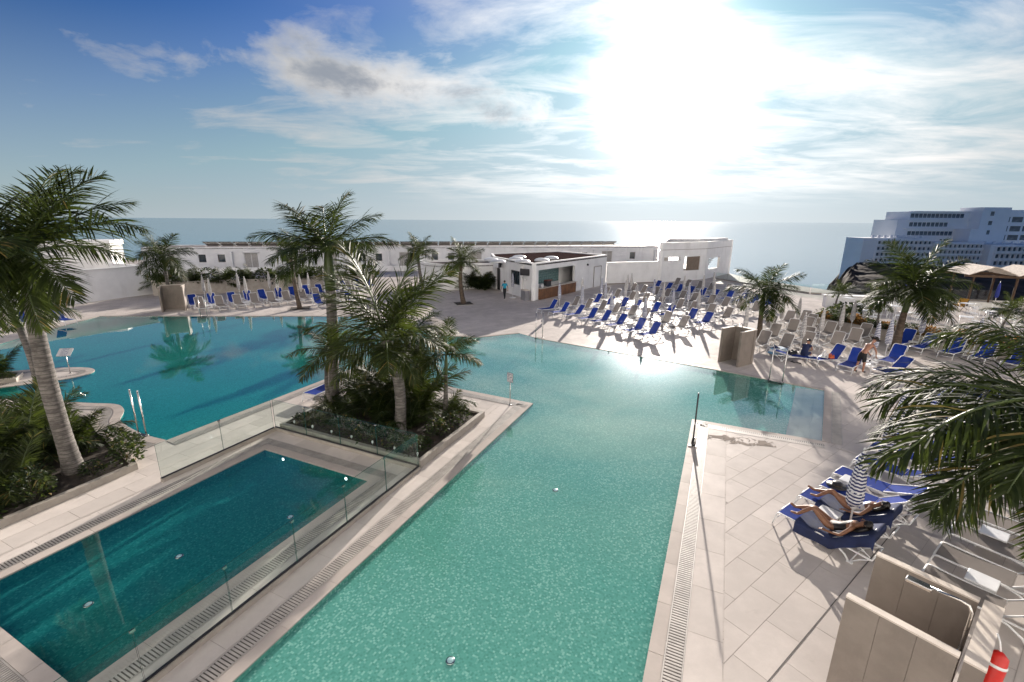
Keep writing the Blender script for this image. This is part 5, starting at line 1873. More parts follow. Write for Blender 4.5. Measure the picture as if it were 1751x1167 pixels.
row('blue', [(-26.67, 37.53), (-25.46, 38.16), (-24.19, 38.9), (-23.31, 39.79), (-22.46, 40.6), (-21.4, 41.5), (-20.6, 42.5), (-19.77, 43.43), (-18.83, 44.24), (-18.13, 45.4), (-17.4, 46.9), (-16.5, 48.3), (-15.6, 49.4)], -47, 'rear row beyond the left pool', LG, (60, 56))
row('grey', [(-25.1, 36.07), (-23.96, 36.8), (-23.0, 37.68), (-21.92, 38.31), (-20.84, 39.0), (-19.9, 39.75), (-18.88, 40.7), (-18.07, 41.7), (-17.11, 42.3)], -47, 'middle row beyond the left pool', LG, (60, 60, 56))
row('blue', [(-16.65, 38.53), (-15.6, 39.4), (-14.5, 40.2)], -52, 'front row beyond the left pool', LG, (60, 50))
RG = 'taupe loungers in the corner by the terrace wall'
for i, p in enumerate([(17.6, 30.39), (16.36, 27.73), (19.92, 32.21), (18.39, 29.18), (14.73, 25.94), (15.56, 25.1), (21.2, 32.4), (19.82, 29.9), (18.0, 27.0), (17.1, 25.6), (20.4, 28.6), (18.9, 25.7), (20.7, 31.0), (20.6, 26.6), (22.3, 28.1)]):
    w_ = ['left of the shower palm', 'just right of the shower', 'farthest back near the sea', 'behind the middle parasols', 'half hidden by the shower', 'beside the towel table', 'at the hedge corner', 'second from the terrace wall end', 'behind the seated man', 'right behind the seated man', 'in front of the hedge corner', 'left of the bending man', 'between two parasols at the hedge', 'nearest the leaning palm', 'against the terrace wall'][i]
    lounger('grey', 58 if i % 2 else 54, 'taupe lounger ' + w_, RG, hinge=p, feet_deg=217 + rnd.uniform(-4, 4))
BG = 'blue loungers around the two men'
for p, d, a, w_ in (((16.84, 22.9), 190, 60, 'with a white plastic bag, next to the seated man'), ((17.4, 22.15), 217, 58, 'with its seat toward the pool, left of the bending man'), ((20.14, 22.95), 212, 56, 'behind the bending man, beside a small table'), ((18.7, 21.05), 195, 44, 'with a dark towel, right of the bending man')):
    lounger('blue', a, 'blue lounger ' + w_, BG, hinge=p, feet_deg=d)
lounger('blue', 10, 'flat blue lounger on which the man in the vest sits', BG, hinge=(14.95, 23.35), feet_deg=-32)
row('blue', [(23.75, 26.6), (24.07, 25.53), (24.85, 24.6), (25.65, 23.7), (26.3, 22.65), (27.0, 21.7)], 208, 'row along the terrace wall', 'blue loungers along the terrace wall', (58, 56))
NG = 'blue loungers in the near right row'
near_feet = [(6.77, 9.86), (7.72, 10.58), (8.56, 11.05), (9.36, 11.68), (10.5, 12.45), (11.6, 13.3), (12.9, 14.15), (14.2, 15.0), (15.4, 15.95), (16.6, 17.04), (17.5, 17.7), (18.5, 18.45), (19.45, 19.1)]
wn = ['nearest the viewer, with a reclining woman in black', 'with a reclining woman in a floral swimsuit', 'with a black hat on its foot end', 'fourth from the viewer in the near right row']
for i, p in enumerate(near_feet):
    lab = 'blue lounger ' + wn[i] if i < 4 else 'blue lounger, %s from the viewer in the near right row' % ORD[i]
    lounger('blue', (36, 36, 36, 22)[i] if i < 4 else 22, lab, NG, foot=p, feet_deg=125.6)
for i, p in enumerate([(10.27, 9.15), (9.32, 8.45), (8.4, 7.77), (11.25, 9.9), (12.2, 10.65)]):
    lounger('grey', 40, 'taupe lounger %s of the near corner group' % ['in the middle', 'left of the middle one', 'behind the near shower', 'right of the middle one', 'at the right end'][i], 'taupe loungers in the near right corner', foot=p, feet_deg=126.5)
lounger('blue', 22, 'blue lounger half hidden behind the island bed plants', 'lounger behind the island bed', foot=st(-14.6, 12.2), feet_deg=248)
row('blue', [(-31.5, 31.0), (-33.0, 30.2), (-34.4, 29.4)], -20, 'left pool corner row', 'loungers at the left pool corner', (50, 56))


# --- closed parasols
def canopy_mesh(name, mat, z0=0.98, z1=2.30, fat=0.115, seed=0):
    rnd_ = random.Random(seed)
    m = MB()
    n, rings = 32, 14
    vs, fs = [], []
    ph = [rnd_.uniform(0, 6.28) for _ in range(3)]
    for i in range(rings + 1):
        u = i / rings
        z = z0 + (z1 - z0) * u
        rad = fat * (0.80 + 0.38 * math.sin(math.pi * min(1, 0.15 + u * 0.55))) * (1 - u) ** 0.42 + 0.012
        if u < 0.10:
            rad *= 0.92
        for k in range(n):
            a = 2 * math.pi * k / n
            fold = 1 + 0.20 * math.cos(8 * a + ph[0] + u * 1.6) * (1 - 0.6 * u) + 0.05 * math.sin(3 * a + ph[1])
            dz_ = (0.05 * math.cos(8 * a + ph[0]) + 0.03 * math.sin(2 * a + ph[2])) * max(0, 1 - u * 6)
            vs.append((rad * fold * math.cos(a), rad * fold * math.sin(a), z + dz_))
    for i in range(rings):
        fs += [(i * n + k, i * n + (k + 1) % n, (i + 1) * n + (k + 1) % n, (i + 1) * n + k) for k in range(n)]
    fs.append(tuple(range(n - 1, -1, -1)))
    m.add(vs, fs, 0, True)
    return m.mesh(name, mat)


def parasol_proto(mat, seed, fat=0.115, loose=False):
    o = put('parasol', None)
    MB().tube([(0, 0, 0.02), (0, 0, 2.36)], 0.019, 8).build('pole', M['resin'], o)
    c = put('canopy', canopy_mesh('canopy', M[mat], fat=fat, seed=seed, z0=0.98), o)
    MB().lathe([(fat * 0.98, 1.28), (fat * 1.13, 1.30), (fat * 0.98, 1.32)], n=16).build('tie_strap', M['resin'], c)
    MB().lathe([(0.02, 2.30), (0.035, 2.335), (0.02, 2.37), (0.004, 2.38)], n=10).build('finial', M['resin'], o)
    MB().lathe([(0.055, 0.86), (0.06, 0.92), (0.045, 1.02)], n=12).build('runner', M['resin'], o)
    MB().lathe([(0.22, 0.0), (0.22, 0.03), (0.05, 0.06), (0.03, 0.16)], n=16).build('base', M['resin'], o)
    return o


PP = [parasol_proto('umb_navy', 1), parasol_proto('umb_grey', 2, 0.105), parasol_proto('umb_navy', 3, 0.135), parasol_proto('umb_grey', 4, 0.17)]
for o in PP:
    KIDS[o] = [x for x in COL.objects if x.parent == o]
    for ch in KIDS[o]:
        KIDS[ch] = [x for x in COL.objects if x.parent == ch]
pused = set()


def parasol(k, p, label, group, z=0.0):
    o = PP[k] if k not in pused else copy_tree(PP[k])
    pused.add(k)
    o.location = (p[0], p[1], z)
    o.rotation_euler = (rnd.uniform(-0.02, 0.02), rnd.uniform(-0.02, 0.02), rnd.uniform(0, 6.28))
    tag(o, label, 'parasol', group)
    return o


FU = 'closed parasols in the lounger field'
fu = [(3.93, 37.28, 0), (5.5, 35.23, 0), (7.21, 32.51, 0), (8.92, 29.93, 0)]
for i, (x, y, k) in enumerate(fu):
    parasol(k, (x, y), 'closed navy striped parasol, %s from the left in the front lounger row' % ORD[i], FU)
for i, (x, y) in enumerate([(6.14, 40.02), (7.84, 37.9), (9.81, 35.6), (12.06, 33.9), (13.86, 33.42)]):
    parasol(0 if i % 2 else 1, (x, y), 'closed %s striped parasol, %s from the left behind the second lounger row' % ('navy' if i % 2 else 'taupe', ORD[i]), FU)
for i, (x, y) in enumerate([(8.06, 41.0), (9.77, 39.2), (12.55, 40.19), (12.67, 38.0), (14.58, 37.3)]):
    parasol(1 if i % 2 else 0, (x, y), 'closed %s striped parasol, %s from the left behind the third lounger row' % ('taupe' if i % 2 else 'navy', ORD[i]), FU)
for i, (x, y) in enumerate([(11.02, 43.6), (11.79, 45.0), (16.3, 43.2), (18.3, 43.6), (17.84, 40.0), (20.6, 46.6)]):
    parasol(1, (x, y), 'closed taupe striped parasol, %s from the left among the rear lounger rows' % ORD[i], FU)
RU = 'closed parasols by the terrace wall'
for k, p, w_ in ((1, (14.29, 27.2), 'left of the shower palm trunk'), (3, (16.8, 28.9), 'loosely folded, right of the shower palm trunk'), (1, (16.36, 24.89), 'in front, above the seated man'), (1, (18.36, 26.4), 'in the middle of the taupe loungers'), (1, (20.62, 27.89), 'beside the hedge bed'), (1, (18.14, 30.06), 'left of two at the sea end of the hedge'), (1, (19.4, 30.3), 'right of two at the sea end of the hedge'), (1, (22.6, 29.6), 'in front of the white bar terrace')):
    parasol(k, p, 'closed taupe striped parasol ' + w_, RU)
for k, p, w_ in ((0, (18.79, 22.71), 'left of the leaning palm, behind the bending man'), (0, (20.16, 23.6), 'close to the leaning palm trunk'), (0, (24.17, 26.2), 'first from the left along the terrace wall'), (0, (25.47, 24.2), 'second from the left along the terrace wall'), (0, (26.6, 22.9), 'third from the left along the terrace wall')):
    parasol(k, p, 'closed navy striped parasol ' + w_, RU)
NU = 'closed parasols in the near right row'
for k, p, w_ in ((2, (7.86, 9.12), 'between the two reclining women'), (2, (12.1, 13.12), 'rising above the near palm fronds'), (2, (13.95, 13.75), 'right of the fat one above the near palm fronds'), (2, (10.2, 11.2), 'hidden among the near palm fronds')):
    parasol(k, p, 'closed navy striped parasol ' + w_, NU, 0.012)
LU = 'closed parasols beyond the left pool'
for i, (x, y) in enumerate([(-27.4, 40.18), (-25.37, 37.9), (-25.2, 41.75), (-23.09, 39.2), (-23.1, 43.15), (-21.12, 40.7), (-19.1, 40.9), (-18.99, 42.3), (-19.33, 46.6), (-17.02, 47.6), (-14.7, 45.62)]):
    parasol(1, (x, y), 'closed taupe striped parasol, %s from the left beyond the left pool' % ORD[i], LU)

# --- small white side tables
tb = put('side_table', None)
MB().bevbox((0, 0, 0.385), (0.46, 0.46, 0.03), 0.012).build('table_top', M['resin'], tb)
for sx in (-1, 1):
    for sy in (-1, 1):
        MB().tube([(sx * 0.18, sy * 0.18, 0.37), (sx * 0.21, sy * 0.21, 0)], [0.02, 0.016], 6).build('leg', M['resin'], tb)
MB().box((0, 0, 0.16), (0.36, 0.36, 0.015)).build('shelf', M['resin'], tb)
KIDS[tb] = [x for x in COL.objects if x.parent == tb]
tbl = [((7.72, 9.62), -54, 'between the two reclining women'), ((9.3, 11.05), -54, 'beside the fourth near lounger'), ((9.33, 7.5), -54, 'behind the near shower'), ((17.4, 16.7), -54, 'in the far half of the near right row'), ((14.9, 24.42), 30, 'covered by a striped towel right of the shower'), ((19.35, 23.1), 20, 'beside the lounger behind the bending man'), ((18.2, 22.1), 20, 'in front of the bending man'), ((23.95, 26.25), -50, 'first from the left along the terrace wall'), ((25.2, 24.15), -50, 'second from the left along the terrace wall'), ((-24.6, 36.4), -45, 'first from the left beyond the left pool'), ((-22.4, 37.8), -45, 'second from the left beyond the left pool'), ((-20.4, 39.2), -45, 'third from the left beyond the left pool'), ((7.0, 37.3), 30, 'at the left end of the second field row'), ((9.9, 39.0), 30, 'in the third field row'), ((13.4, 38.5), 30, 'in the fourth field row'), ((16.9, 41.2), 30, 'in the fifth field row'), ((10.3, 31.9), 30, 'in the middle of the second field row'), ((14.9, 33.5), 30, 'at the right end of the third field row'), ((11.0, 8.9), -54, 'under the near palm fronds')]
for i, (p, d, w_) in enumerate(tbl):
    o = tb if i == 0 else copy_tree(tb)
    o.location = (p[0], p[1], 0.012 if p[1] < 20 else 0)
    o.rotation_euler = (0, 0, R(d))
    tag(o, 'small white side table ' + w_, 'table', 'small white side tables')

# --- white bar terrace on the right: high tables, stools, pergola, chairs
stl = put('bar_stool', None)
MB().bevbox((0, 0, 0.76), (0.36, 0.36, 0.04), 0.015).build('seat', M['resin'], stl)
MB().tube([(-0.17, 0.17, 0.76), (-0.17, 0.2, 1.02), (0.17, 0.2, 1.02), (0.17, 0.17, 0.76)], 0.014, 6).build('backrest', M['resin'], stl)
for sx in (-1, 1):
    for sy in (-1, 1):
        MB().tube([(sx * 0.15, sy * 0.15, 0.75), (sx * 0.21, sy * 0.21, 0)], 0.013, 5).build('leg', M['resin'], stl)
MB().tube([(-0.19, -0.19, 0.28), (0.19, -0.19, 0.28), (0.19, 0.19, 0.28), (-0.19, 0.19, 0.28), (-0.19, -0.19, 0.28)], 0.010, 5).build('foot_ring', M['resin'], stl)
KIDS[stl] = [x for x in COL.objects if x.parent == stl]
ht = put('high_table', None)
MB().bevbox((0, 0, 1.06), (0.72, 0.72, 0.035), 0.012).build('table_top', M['resin'], ht)
for sx in (-1, 1):
    for sy in (-1, 1):
        MB().tube([(sx * 0.30, sy * 0.30, 1.05), (sx * 0.32, sy * 0.32, 0)], 0.018, 5).build('leg', M['resin'], ht)
KIDS[ht] = [x for x in COL.objects if x.parent == ht]
tn, sn = 0, 0
tpos = []
for r_ in range(3):
    for c in range(6):
        x = 25.6 + c * 2.55 + r_ * 1.5 + rnd.uniform(-0.3, 0.3)
        y = 32.2 - c * 0.75 + r_ * 2.9 + rnd.uniform(-0.3, 0.3)
        tpos.append((x, y, r_, c))
rn = ['front', 'middle', 'rear']
for i, (x, y, r_, c) in enumerate(tpos):
    o = ht if i == 0 else copy_tree(ht)
    o.location = (x, y, 0)
    o.rotation_euler = (0, 0, rnd.uniform(0, 1.5))
    tag(o, 'white high bar table, %s from the left in the %s terrace row' % (ORD[c], rn[r_]), 'table', 'high tables on the bar terrace')
    for j in range(3):
        a = rnd.uniform(0, 0.6) + j * 2.1
        s_ = stl if (i == 0 and j == 0) else copy_tree(stl)
        s_.location = (x + 0.75 * math.cos(a), y + 0.75 * math.sin(a), 0)
        s_.rotation_euler = (0, 0, a - R(90))
        tag(s_, 'white stool %s the %s table from left, %s terrace row' % (['right of', 'behind', 'in front of'][j], ORD[c], rn[r_]), 'stool', 'stools on the bar terrace')

bench = thing('white_counter', 'long low white counter at the sea side of the terrace', 'counter', (30.2, 39.4, 0), R(-12))
MB().bevbox((0, 0, 0.5), (5.2, 0.7, 1.0), 0.02).build('body', M['white'], bench)
MB().bevbox((0, 0, 1.03), (5.5, 0.95, 0.06), 0.02).build('counter_top', M['white'], bench)

cane = pmat('cane_roof', (0.66, 0.58, 0.50), 0.9, var=0.25, scale=6, bump=0.4)
cane_d = pmat('pergola_timber', (0.085, 0.05, 0.03), 0.85, var=0.25)  # dark brown timber of the posts and beams
pg = thing('pergola', 'cane roofed timber pergola at the right end of the terrace', 'pergola', (43.5, 41.5, 0), R(-20))
for i in range(4):
    for sy in (-1.6, 1.6):
        MB().tube([(i * 3.0 - 2.0, sy, 0), (i * 3.0 - 2.0, sy, 2.7)], 0.09, 8).build('post', cane_d, pg)
MB().box((2.5, -1.65, 2.72), (10.4, 0.14, 0.22)).build('beam', cane_d, pg)
MB().box((2.5, 1.65, 2.72), (10.4, 0.14, 0.22)).build('beam', cane_d, pg)
for bay in range(3):
    cx = bay * 3.4 - 0.9
    for sgn in (-1, 1):
        for r_ in range(7):
            u = (r_ + 0.5) / 7
            MB().box((cx + sgn * (0.12 + 1.62 * u), 0, 3.55 - 0.72 * u), (0.255, 4.3, 0.05), (0, sgn * 0.41 + (0.1 if r_ % 2 else -0.05), 0)).build('cane_panel', cane, pg)

hc = put('hammock_chair', None)


def sling_chair(label, p, rz, col):
    o = thing('deck_chair', label, 'chair', (*p, 0), rz)
    for sx in (-1, 1):
        MB().tube([(sx * 0.36, -0.5, 0), (sx * 0.36, 0.5, 0.95)], 0.022, 6).build('leg', M['dark'], o)
        MB().tube([(sx * 0.33, 0.55, 0), (sx * 0.33, -0.42, 0.5)], 0.022, 6).build('leg', M['dark'], o)
    pts = [(0, 0.5, 0.95), (0, 0.28, 0.55), (0, 0.05, 0.28), (0, -0.2, 0.32), (0, -0.42, 0.5)]
    m = MB()
    m.add([(sx * 0.32, y, z + dz) for _, y, z in pts for dz in (0, -0.008) for sx in (-1, 1)],
          [f for k in range(4) for f in ((4 * k, 4 * k + 4, 4 * k + 5, 4 * k + 1), (4 * k + 2, 4 * k + 3, 4 * k + 7, 4 * k + 6), (4 * k, 4 * k + 2, 4 * k + 6, 4 * k + 4), (4 * k + 1, 4 * k + 5, 4 * k + 7, 4 * k + 3))], 0, True)
    m.build('sling', col, o)


bpy.data.objects.remove(hc)
yel = pmat('sling_yellow', (0.42, 0.22, 0.03), 0.7)
sling_chair('yellow sling chair behind the white stools on the terrace', (38.6, 38.8), R(-70), yel)
sling_chair('dark sling chair in front of the yellow one on the terrace', (37.6, 35.0), R(150), M['navy'])
sling_chair('yellow sling chair under the cane pergola', (43.0, 37.2), R(-60), yel)
uo = thing('parasol', 'rolled dark blue parasol on the bar terrace by the sea', 'parasol', (33.6, 38.9, 0))
nb = pmat('canopy_blue', (0.02, 0.035, 0.22), 0.7)
put('canopy', canopy_mesh('canopy', nb, 1.0, 2.3, 0.12, 9), uo)
MB().tube([(0, 0, 0), (0, 0, 2.35)], 0.02, 8).build('pole', M['resin'], uo)
uo = thing('parasol', 'rolled dark blue parasol near the cane pergola', 'parasol', (42.4, 39.6, 0))
put('canopy', canopy_mesh('canopy', nb, 1.0, 2.3, 0.12, 12), uo)
MB().tube([(0, 0, 0), (0, 0, 2.35)], 0.02, 8).build('pole', M['resin'], uo)
uo = thing('parasol', 'closed white parasol standing beside the bar corner', 'parasol', on_wall(BC, BA, Ls - 2.4, 0, 0.9))
put('canopy', canopy_mesh('canopy', M['umb_navy'], 1.1, 2.35, 0.10, 14), uo)
MB().tube([(0, 0, 0), (0, 0, 2.4)], 0.02, 8).build('pole', M['resin'], uo)
MB().lathe([(0.32, 0.0), (0.32, 0.05), (0.05, 0.09)], n=16).build('base', M['resin'], uo)

# ------------------------------------------------------------------ people
SKIN = {}


def skin_mat(name, col):
    m, t, out = new_mat(name)
    b = t.add('ShaderNodeBsdfPrincipled')
    co = t.add('ShaderNodeTexCoord').outputs['Object']
    n = t.noise(co, 14.0, 4.0, 0.6)
    t.link(t.mix(n, tuple(c * 0.85 for c in col), tuple(min(1, c * 1.12) for c in col)), b.inputs['Base Color'])
    b.inputs['Roughness'].default_value = 0.5
    b.inputs['Subsurface Weight'].default_value = 0.08
    b.inputs['Subsurface Radius'].default_value = (0.02, 0.008, 0.004)
    t.link(b.outputs[0], out.inputs[0])
    return m


def person(label, joints, loc, rz, skin, clothes, hair, hat=None, scale=1.0, face=None, sub=1):
    """joints: name -> (position, radius); one skinned surface grown along BONES from the pelvis"""
    J = {k: (Vector(p), r) for k, (p, r) in joints.items()}
    bones = [('pelvis', 'belly'), ('belly', 'chest'), ('chest', 'neck'), ('neck', 'head'), ('head', 'crown')]
    for s_ in 'lr':
        bones += [('pelvis', 'hip_' + s_), ('hip_' + s_, 'knee_' + s_), ('knee_' + s_, 'ankle_' + s_), ('ankle_' + s_, 'toe_' + s_),
                  ('chest', 'shoulder_' + s_), ('shoulder_' + s_, 'elbow_' + s_), ('elbow_' + s_, 'wrist_' + s_), ('wrist_' + s_, 'palm_' + s_)]
        # fingers fan out from the palm, the thumb from its side
        w_, p_ = J['wrist_' + s_][0], J['palm_' + s_][0]
        d = (p_ - w_).normalized()
        side = d.cross(Vector((0, 0, 1)))
        side = side.normalized() if side.length > 0.2 else Vector((1, 0, 0))
        dn = side.cross(d)
        if dn.z > 0:
            dn = -dn
        for i, (off_, ln) in enumerate(((-0.030, 0.062), (-0.010, 0.075), (0.010, 0.072), (0.030, 0.058))):
            a = p_ + side * off_ + d * 0.045
            b_ = a + d * ln * 0.5 + dn * 0.006
            c = b_ + d * ln * 0.42 + dn * 0.018
            J['f%d0%s' % (i, s_)] = (a, 0.0095)
            J['f%d1%s' % (i, s_)] = (b_, 0.0085)
            J['f%d2%s' % (i, s_)] = (c, 0.0065)
            bones += [('palm_' + s_, 'f%d0%s' % (i, s_)), ('f%d0%s' % (i, s_), 'f%d1%s' % (i, s_)), ('f%d1%s' % (i, s_), 'f%d2%s' % (i, s_))]
        sg = 1 if s_ == 'l' else -1
        a = p_ + side * 0.045 * sg + d * 0.005
        J['t0' + s_] = (a, 0.011)
        J['t1' + s_] = (a + side * 0.02 * sg + d * 0.035, 0.008)
        bones += [('palm_' + s_, 't0' + s_), ('t0' + s_, 't1' + s_)]
    names = list(J)
    idx = {n: i for i, n in enumerate(names)}
    me = bpy.data.meshes.new('body')
    me.from_pydata([J[n][0] for n in names], [(idx[a], idx[b_]) for a, b_ in bones], [])
    tmp = bpy.data.objects.new('tmp_body', me)
    COL.objects.link(tmp)
    tmp.modifiers.new('skin', 'SKIN')
    for n in names:
        sv = me.skin_vertices[0].data[idx[n]]
        r = J[n][1]
        sv.radius = r if isinstance(r, tuple) else (r, r)
        sv.use_root = n == 'pelvis'
    md = tmp.modifiers.new('sub', 'SUBSURF')
    md.levels = md.render_levels = sub + 1
    dg = bpy.context.evaluated_depsgraph_get()
    body = bpy.data.meshes.new_from_object(tmp.evaluated_get(dg))
    bpy.data.objects.remove(tmp)
    body.name = 'body'
    body.materials.clear()
    body.materials.append(skin)
    for p in body.polygons:
        p.use_smooth = True
    o = thing('person', label, 'person', loc, rz)
    o.scale = (scale,) * 3
    put('body', body, o)
    # clothes: the patches of the body they cover, lifted off the skin
    segs = [(a, b_, J[a][0], J[b_][0]) for a, b_ in bones]
    owner = []
    for p in body.polygons:
        c = p.center
        best = None
        for a, b_, pa_, pb_ in segs:
            ab = pb_ - pa_
            u = max(0, min(1, (c - pa_).dot(ab) / max(1e-9, ab.length_squared)))
            d = (pa_ + ab * u - c).length
            ra = J[a][1] if not isinstance(J[a][1], tuple) else sum(J[a][1]) / 2
            rb = J[b_][1] if not isinstance(J[b_][1], tuple) else sum(J[b_][1]) / 2
            d -= (ra * (1 - u) + rb * u)
            if best is None or d < best[0]:
                best = (d, a, b_, u)
        owner.append(best[1:])
    for nm, mat, spec, lift in clothes:
        keep = []
        for p, (a, b_, u) in zip(body.polygons, owner):
            for sa, sb, u0, u1 in spec:
                if a.startswith(sa) and b_.startswith(sb) and u0 <= u <= u1:
                    keep.append(p)
                    break
        vmap, vs, fs = {}, [], []
        for p in keep:
            f = []
            for vi in p.vertices:
                if vi not in vmap:
                    vmap[vi] = len(vs)
                    v = body.vertices[vi]
                    vs.append(v.co + v.normal * lift)
                f.append(vmap[vi])
            fs.append(tuple(f))
        if fs:
            MB().add(vs, fs, 0, True).build(nm, mat, o)
    # head details
    hc, hr = J['head'][0], 0.09
    up = (J['crown'][0] - J['neck'][0]).normalized()
    fw = face - up * face.dot(up) if face is not None else Vector((0, 1, 0))
    fw = fw.normalized()
    sd = fw.cross(up)
    mc = hc + up * 0.02
    for sg in (-1, 1):
        MB().lathe([(0.004, -0.008), (0.010, 0), (0.004, 0.008)], mc + fw * 0.088 + sd * 0.032 * sg, 8).build('eye', M['dark'], o)
        MB().tube([mc + sd * 0.088 * sg + up * 0.02, mc + sd * 0.100 * sg, mc + sd * 0.088 * sg - up * 0.03], [0.01, 0.016, 0.008], 6).build('ear', skin, o)
    MB().tube([mc + fw * 0.088 + up * 0.005, mc + fw * 0.112 - up * 0.028, mc + fw * 0.09 - up * 0.035], [0.006, 0.013, 0.007], 6).build('nose', skin, o)
    MB().tube([mc + fw * 0.089 - up * 0.058 - sd * 0.022, mc + fw * 0.096 - up * 0.06, mc + fw * 0.089 - up * 0.058 + sd * 0.022], 0.006, 6).build('mouth', pmat('lips', (0.25, 0.08, 0.07), 0.5), o)
    if hair:
        hmat, length = hair
        m = MB()
        n, rg = 18, 9
        vs, fs = [], []
        for i in range(rg + 1):
            th = math.pi * 0.62 * i / rg
            for k in range(n):
                a = 2 * math.pi * k / n
                dirv_ = up * math.cos(th) + (fw * math.cos(a) + sd * math.sin(a)) * math.sin(th)
                rr = 0.108 + 0.006 * math.sin(5 * a + i)
                if math.cos(a) > 0.2 and th > 0.75:
                    rr = 0.082
                vs.append(hc + up * 0.025 - fw * 0.012 + dirv_ * rr)
        for i in range(rg):
            fs += [(i * n + k, i * n + (k + 1) % n, (i + 1) * n + (k + 1) % n, (i + 1) * n + k) for k in range(n)]
        m.add(vs, fs, 0, True)
        if length:
            for k in range(-3, 4):
                st0 = hc - fw * 0.07 + sd * 0.026 * k
                m.tube([st0 + up * 0.03, st0 - up * length * 0.5 - fw * 0.03 + sd * 0.012 * k, st0 - up * length + fw * 0.02 + sd * 0.02 * k], [0.045, 0.04, 0.012], 7)
        m.build('hair', hmat, o)
    if hat:
        q = up.to_track_quat('Z', 'Y').to_euler()
        h = MB().lathe([(0.20, 0.0), (0.205, 0.012), (0.115, 0.02), (0.11, 0.10), (0.07, 0.125), (0.01, 0.13)], n=20).build('hat', hat, o, hc + up * 0.055, q)
    return o


def standing(lean=0.0, step=0.15, hands=None, head_f=0.0):
    """relaxed standing figure facing +Y, height about 1.74"""
    L = lean
    J = dict(pelvis=((0, 0, 0.95), (0.145, 0.11)), belly=((0, 0.10 * L, 1.10), (0.135, 0.10)), chest=((0, 0.42 * L, 1.32), (0.155, 0.11)), neck=((0, 0.62 * L, 1.49), 0.052),
             head=((0, 0.74 * L + head_f, 1.61), (0.078, 0.092)), crown=((0, 0.80 * L + head_f, 1.70), (0.065, 0.075)))
    for s_, sg in (('l', -1), ('r', 1)):
        f = step * sg
        J['hip_' + s_] = ((0.095 * sg, 0, 0.88), 0.095)
        J['knee_' + s_] = ((0.105 * sg, 0.5 * f + 0.03, 0.49), 0.058)
        J['ankle_' + s_] = ((0.11 * sg, f - 0.03, 0.09), 0.040)
        J['toe_' + s_] = ((0.125 * sg, f + 0.15, 0.035), (0.042, 0.026))
        J['shoulder_' + s_] = ((0.185 * sg, 0.45 * L, 1.40), 0.058)
        if hands:
            e, w_, p_ = hands[s_]
        else:
            e, w_, p_ = (0.26 * sg, -0.4 * f - 0.02, 1.12), (0.27 * sg, -0.7 * f + 0.06, 0.88), (0.27 * sg, -0.8 * f + 0.08, 0.80)
        J['elbow_' + s_], J['wrist_' + s_], J['palm_' + s_] = (e, 0.040), (w_, 0.028), (p_, (0.034, 0.022))
    return J


dark_hair = pmat('dark_hair', (0.012, 0.009, 0.007), 0.45, var=0.3, scale=30)
tan1, tan2, tan3 = skin_mat('skin_tan', (0.36, 0.19, 0.115)), skin_mat('skin_brown', (0.26, 0.125, 0.07)), skin_mat('skin_ruddy', (0.40, 0.20, 0.13))
SHIRT = [('belly', 'chest', 0, 1), ('pelvis', 'belly', 0.2, 1), ('chest', 'shoulder', 0, 1), ('chest', 'neck', 0, 0.55)]
SHORTS = [('pelvis', 'hip', 0, 1), ('hip', 'knee', 0, 0.75), ('pelvis', 'belly', 0, 0.35)]
FEET = [('ankle', 'toe', 0, 1)]
# staff member walking off by the bar
person('person in a turquoise polo shirt and black trousers walking past the bar', standing(0.05, 0.24), (-0.72, 42.82, 0), R(25), tan1,
       [('polo_shirt', pmat('polo_turquoise', (0.02, 0.30, 0.45), 0.8), SHIRT + [('shoulder', 'elbow', 0, 0.75)], 0.014),
        ('trousers', pmat('trousers_black', (0.015, 0.015, 0.018), 0.8), [('pelvis', 'hip', 0, 1), ('hip', 'knee', 0, 1), ('knee', 'ankle', 0, 1), ('pelvis', 'belly', 0, 0.3)], 0.016),
        ('shoe', M['dark'], FEET, 0.010)], (dark_hair, 0), face=Vector((0, 1, 0)))
# bare-chested man bending to the table
person('bare-chested person in black shorts and dark hat bending to a small table', standing(0.85, 0.12, {'l': ((-0.25, 0.56, 1.10), (-0.17, 0.70, 0.88), (-0.15, 0.76, 0.82)), 'r': ((0.25, 0.54, 1.08), (0.17, 0.70, 0.86), (0.15, 0.76, 0.80))}, 0.03),
       (17.25, 21.5, 0), R(-72), tan3, [('shorts', pmat('shorts_black', (0.012, 0.012, 0.014), 0.85), SHORTS, 0.020), ('sandal', M['dark'], FEET, 0.006)], (dark_hair, 0), hat=pmat('hat_black', (0.015, 0.014, 0.014), 0.8), face=Vector((0, 0.8, -0.5)))
# seated man in a navy vest, elbows on knees; faces +Y, sits on the lounger edge
J = dict(pelvis=((0, 0, 0.48), (0.155, 0.12)), belly=((0, 0.10, 0.63), (0.145, 0.11)), chest=((0, 0.26, 0.83), (0.16, 0.115)), neck=((0, 0.37, 0.97), 0.055), head=((0, 0.45, 1.08), (0.08, 0.092)), crown=((0, 0.48, 1.17), (0.066, 0.075)))
for s_, sg in (('l', -1), ('r', 1)):
    J['hip_' + s_] = ((0.10 * sg, 0.06, 0.46), 0.10)
    J['knee_' + s_] = ((0.16 * sg, 0.50, 0.50), 0.062)
    J['ankle_' + s_] = ((0.15 * sg, 0.46, 0.09), 0.042)
    J['toe_' + s_] = ((0.17 * sg, 0.64, 0.035), (0.044, 0.026))
    J['shoulder_' + s_] = ((0.19 * sg, 0.28, 0.90), 0.062)
    J['elbow_' + s_] = ((0.21 * sg, 0.44, 0.66), 0.044)
    J['wrist_' + s_] = ((0.08 * sg, 0.62, 0.58), 0.030)
    J['palm_' + s_] = ((0.03 * sg, 0.68, 0.56), (0.036, 0.024))
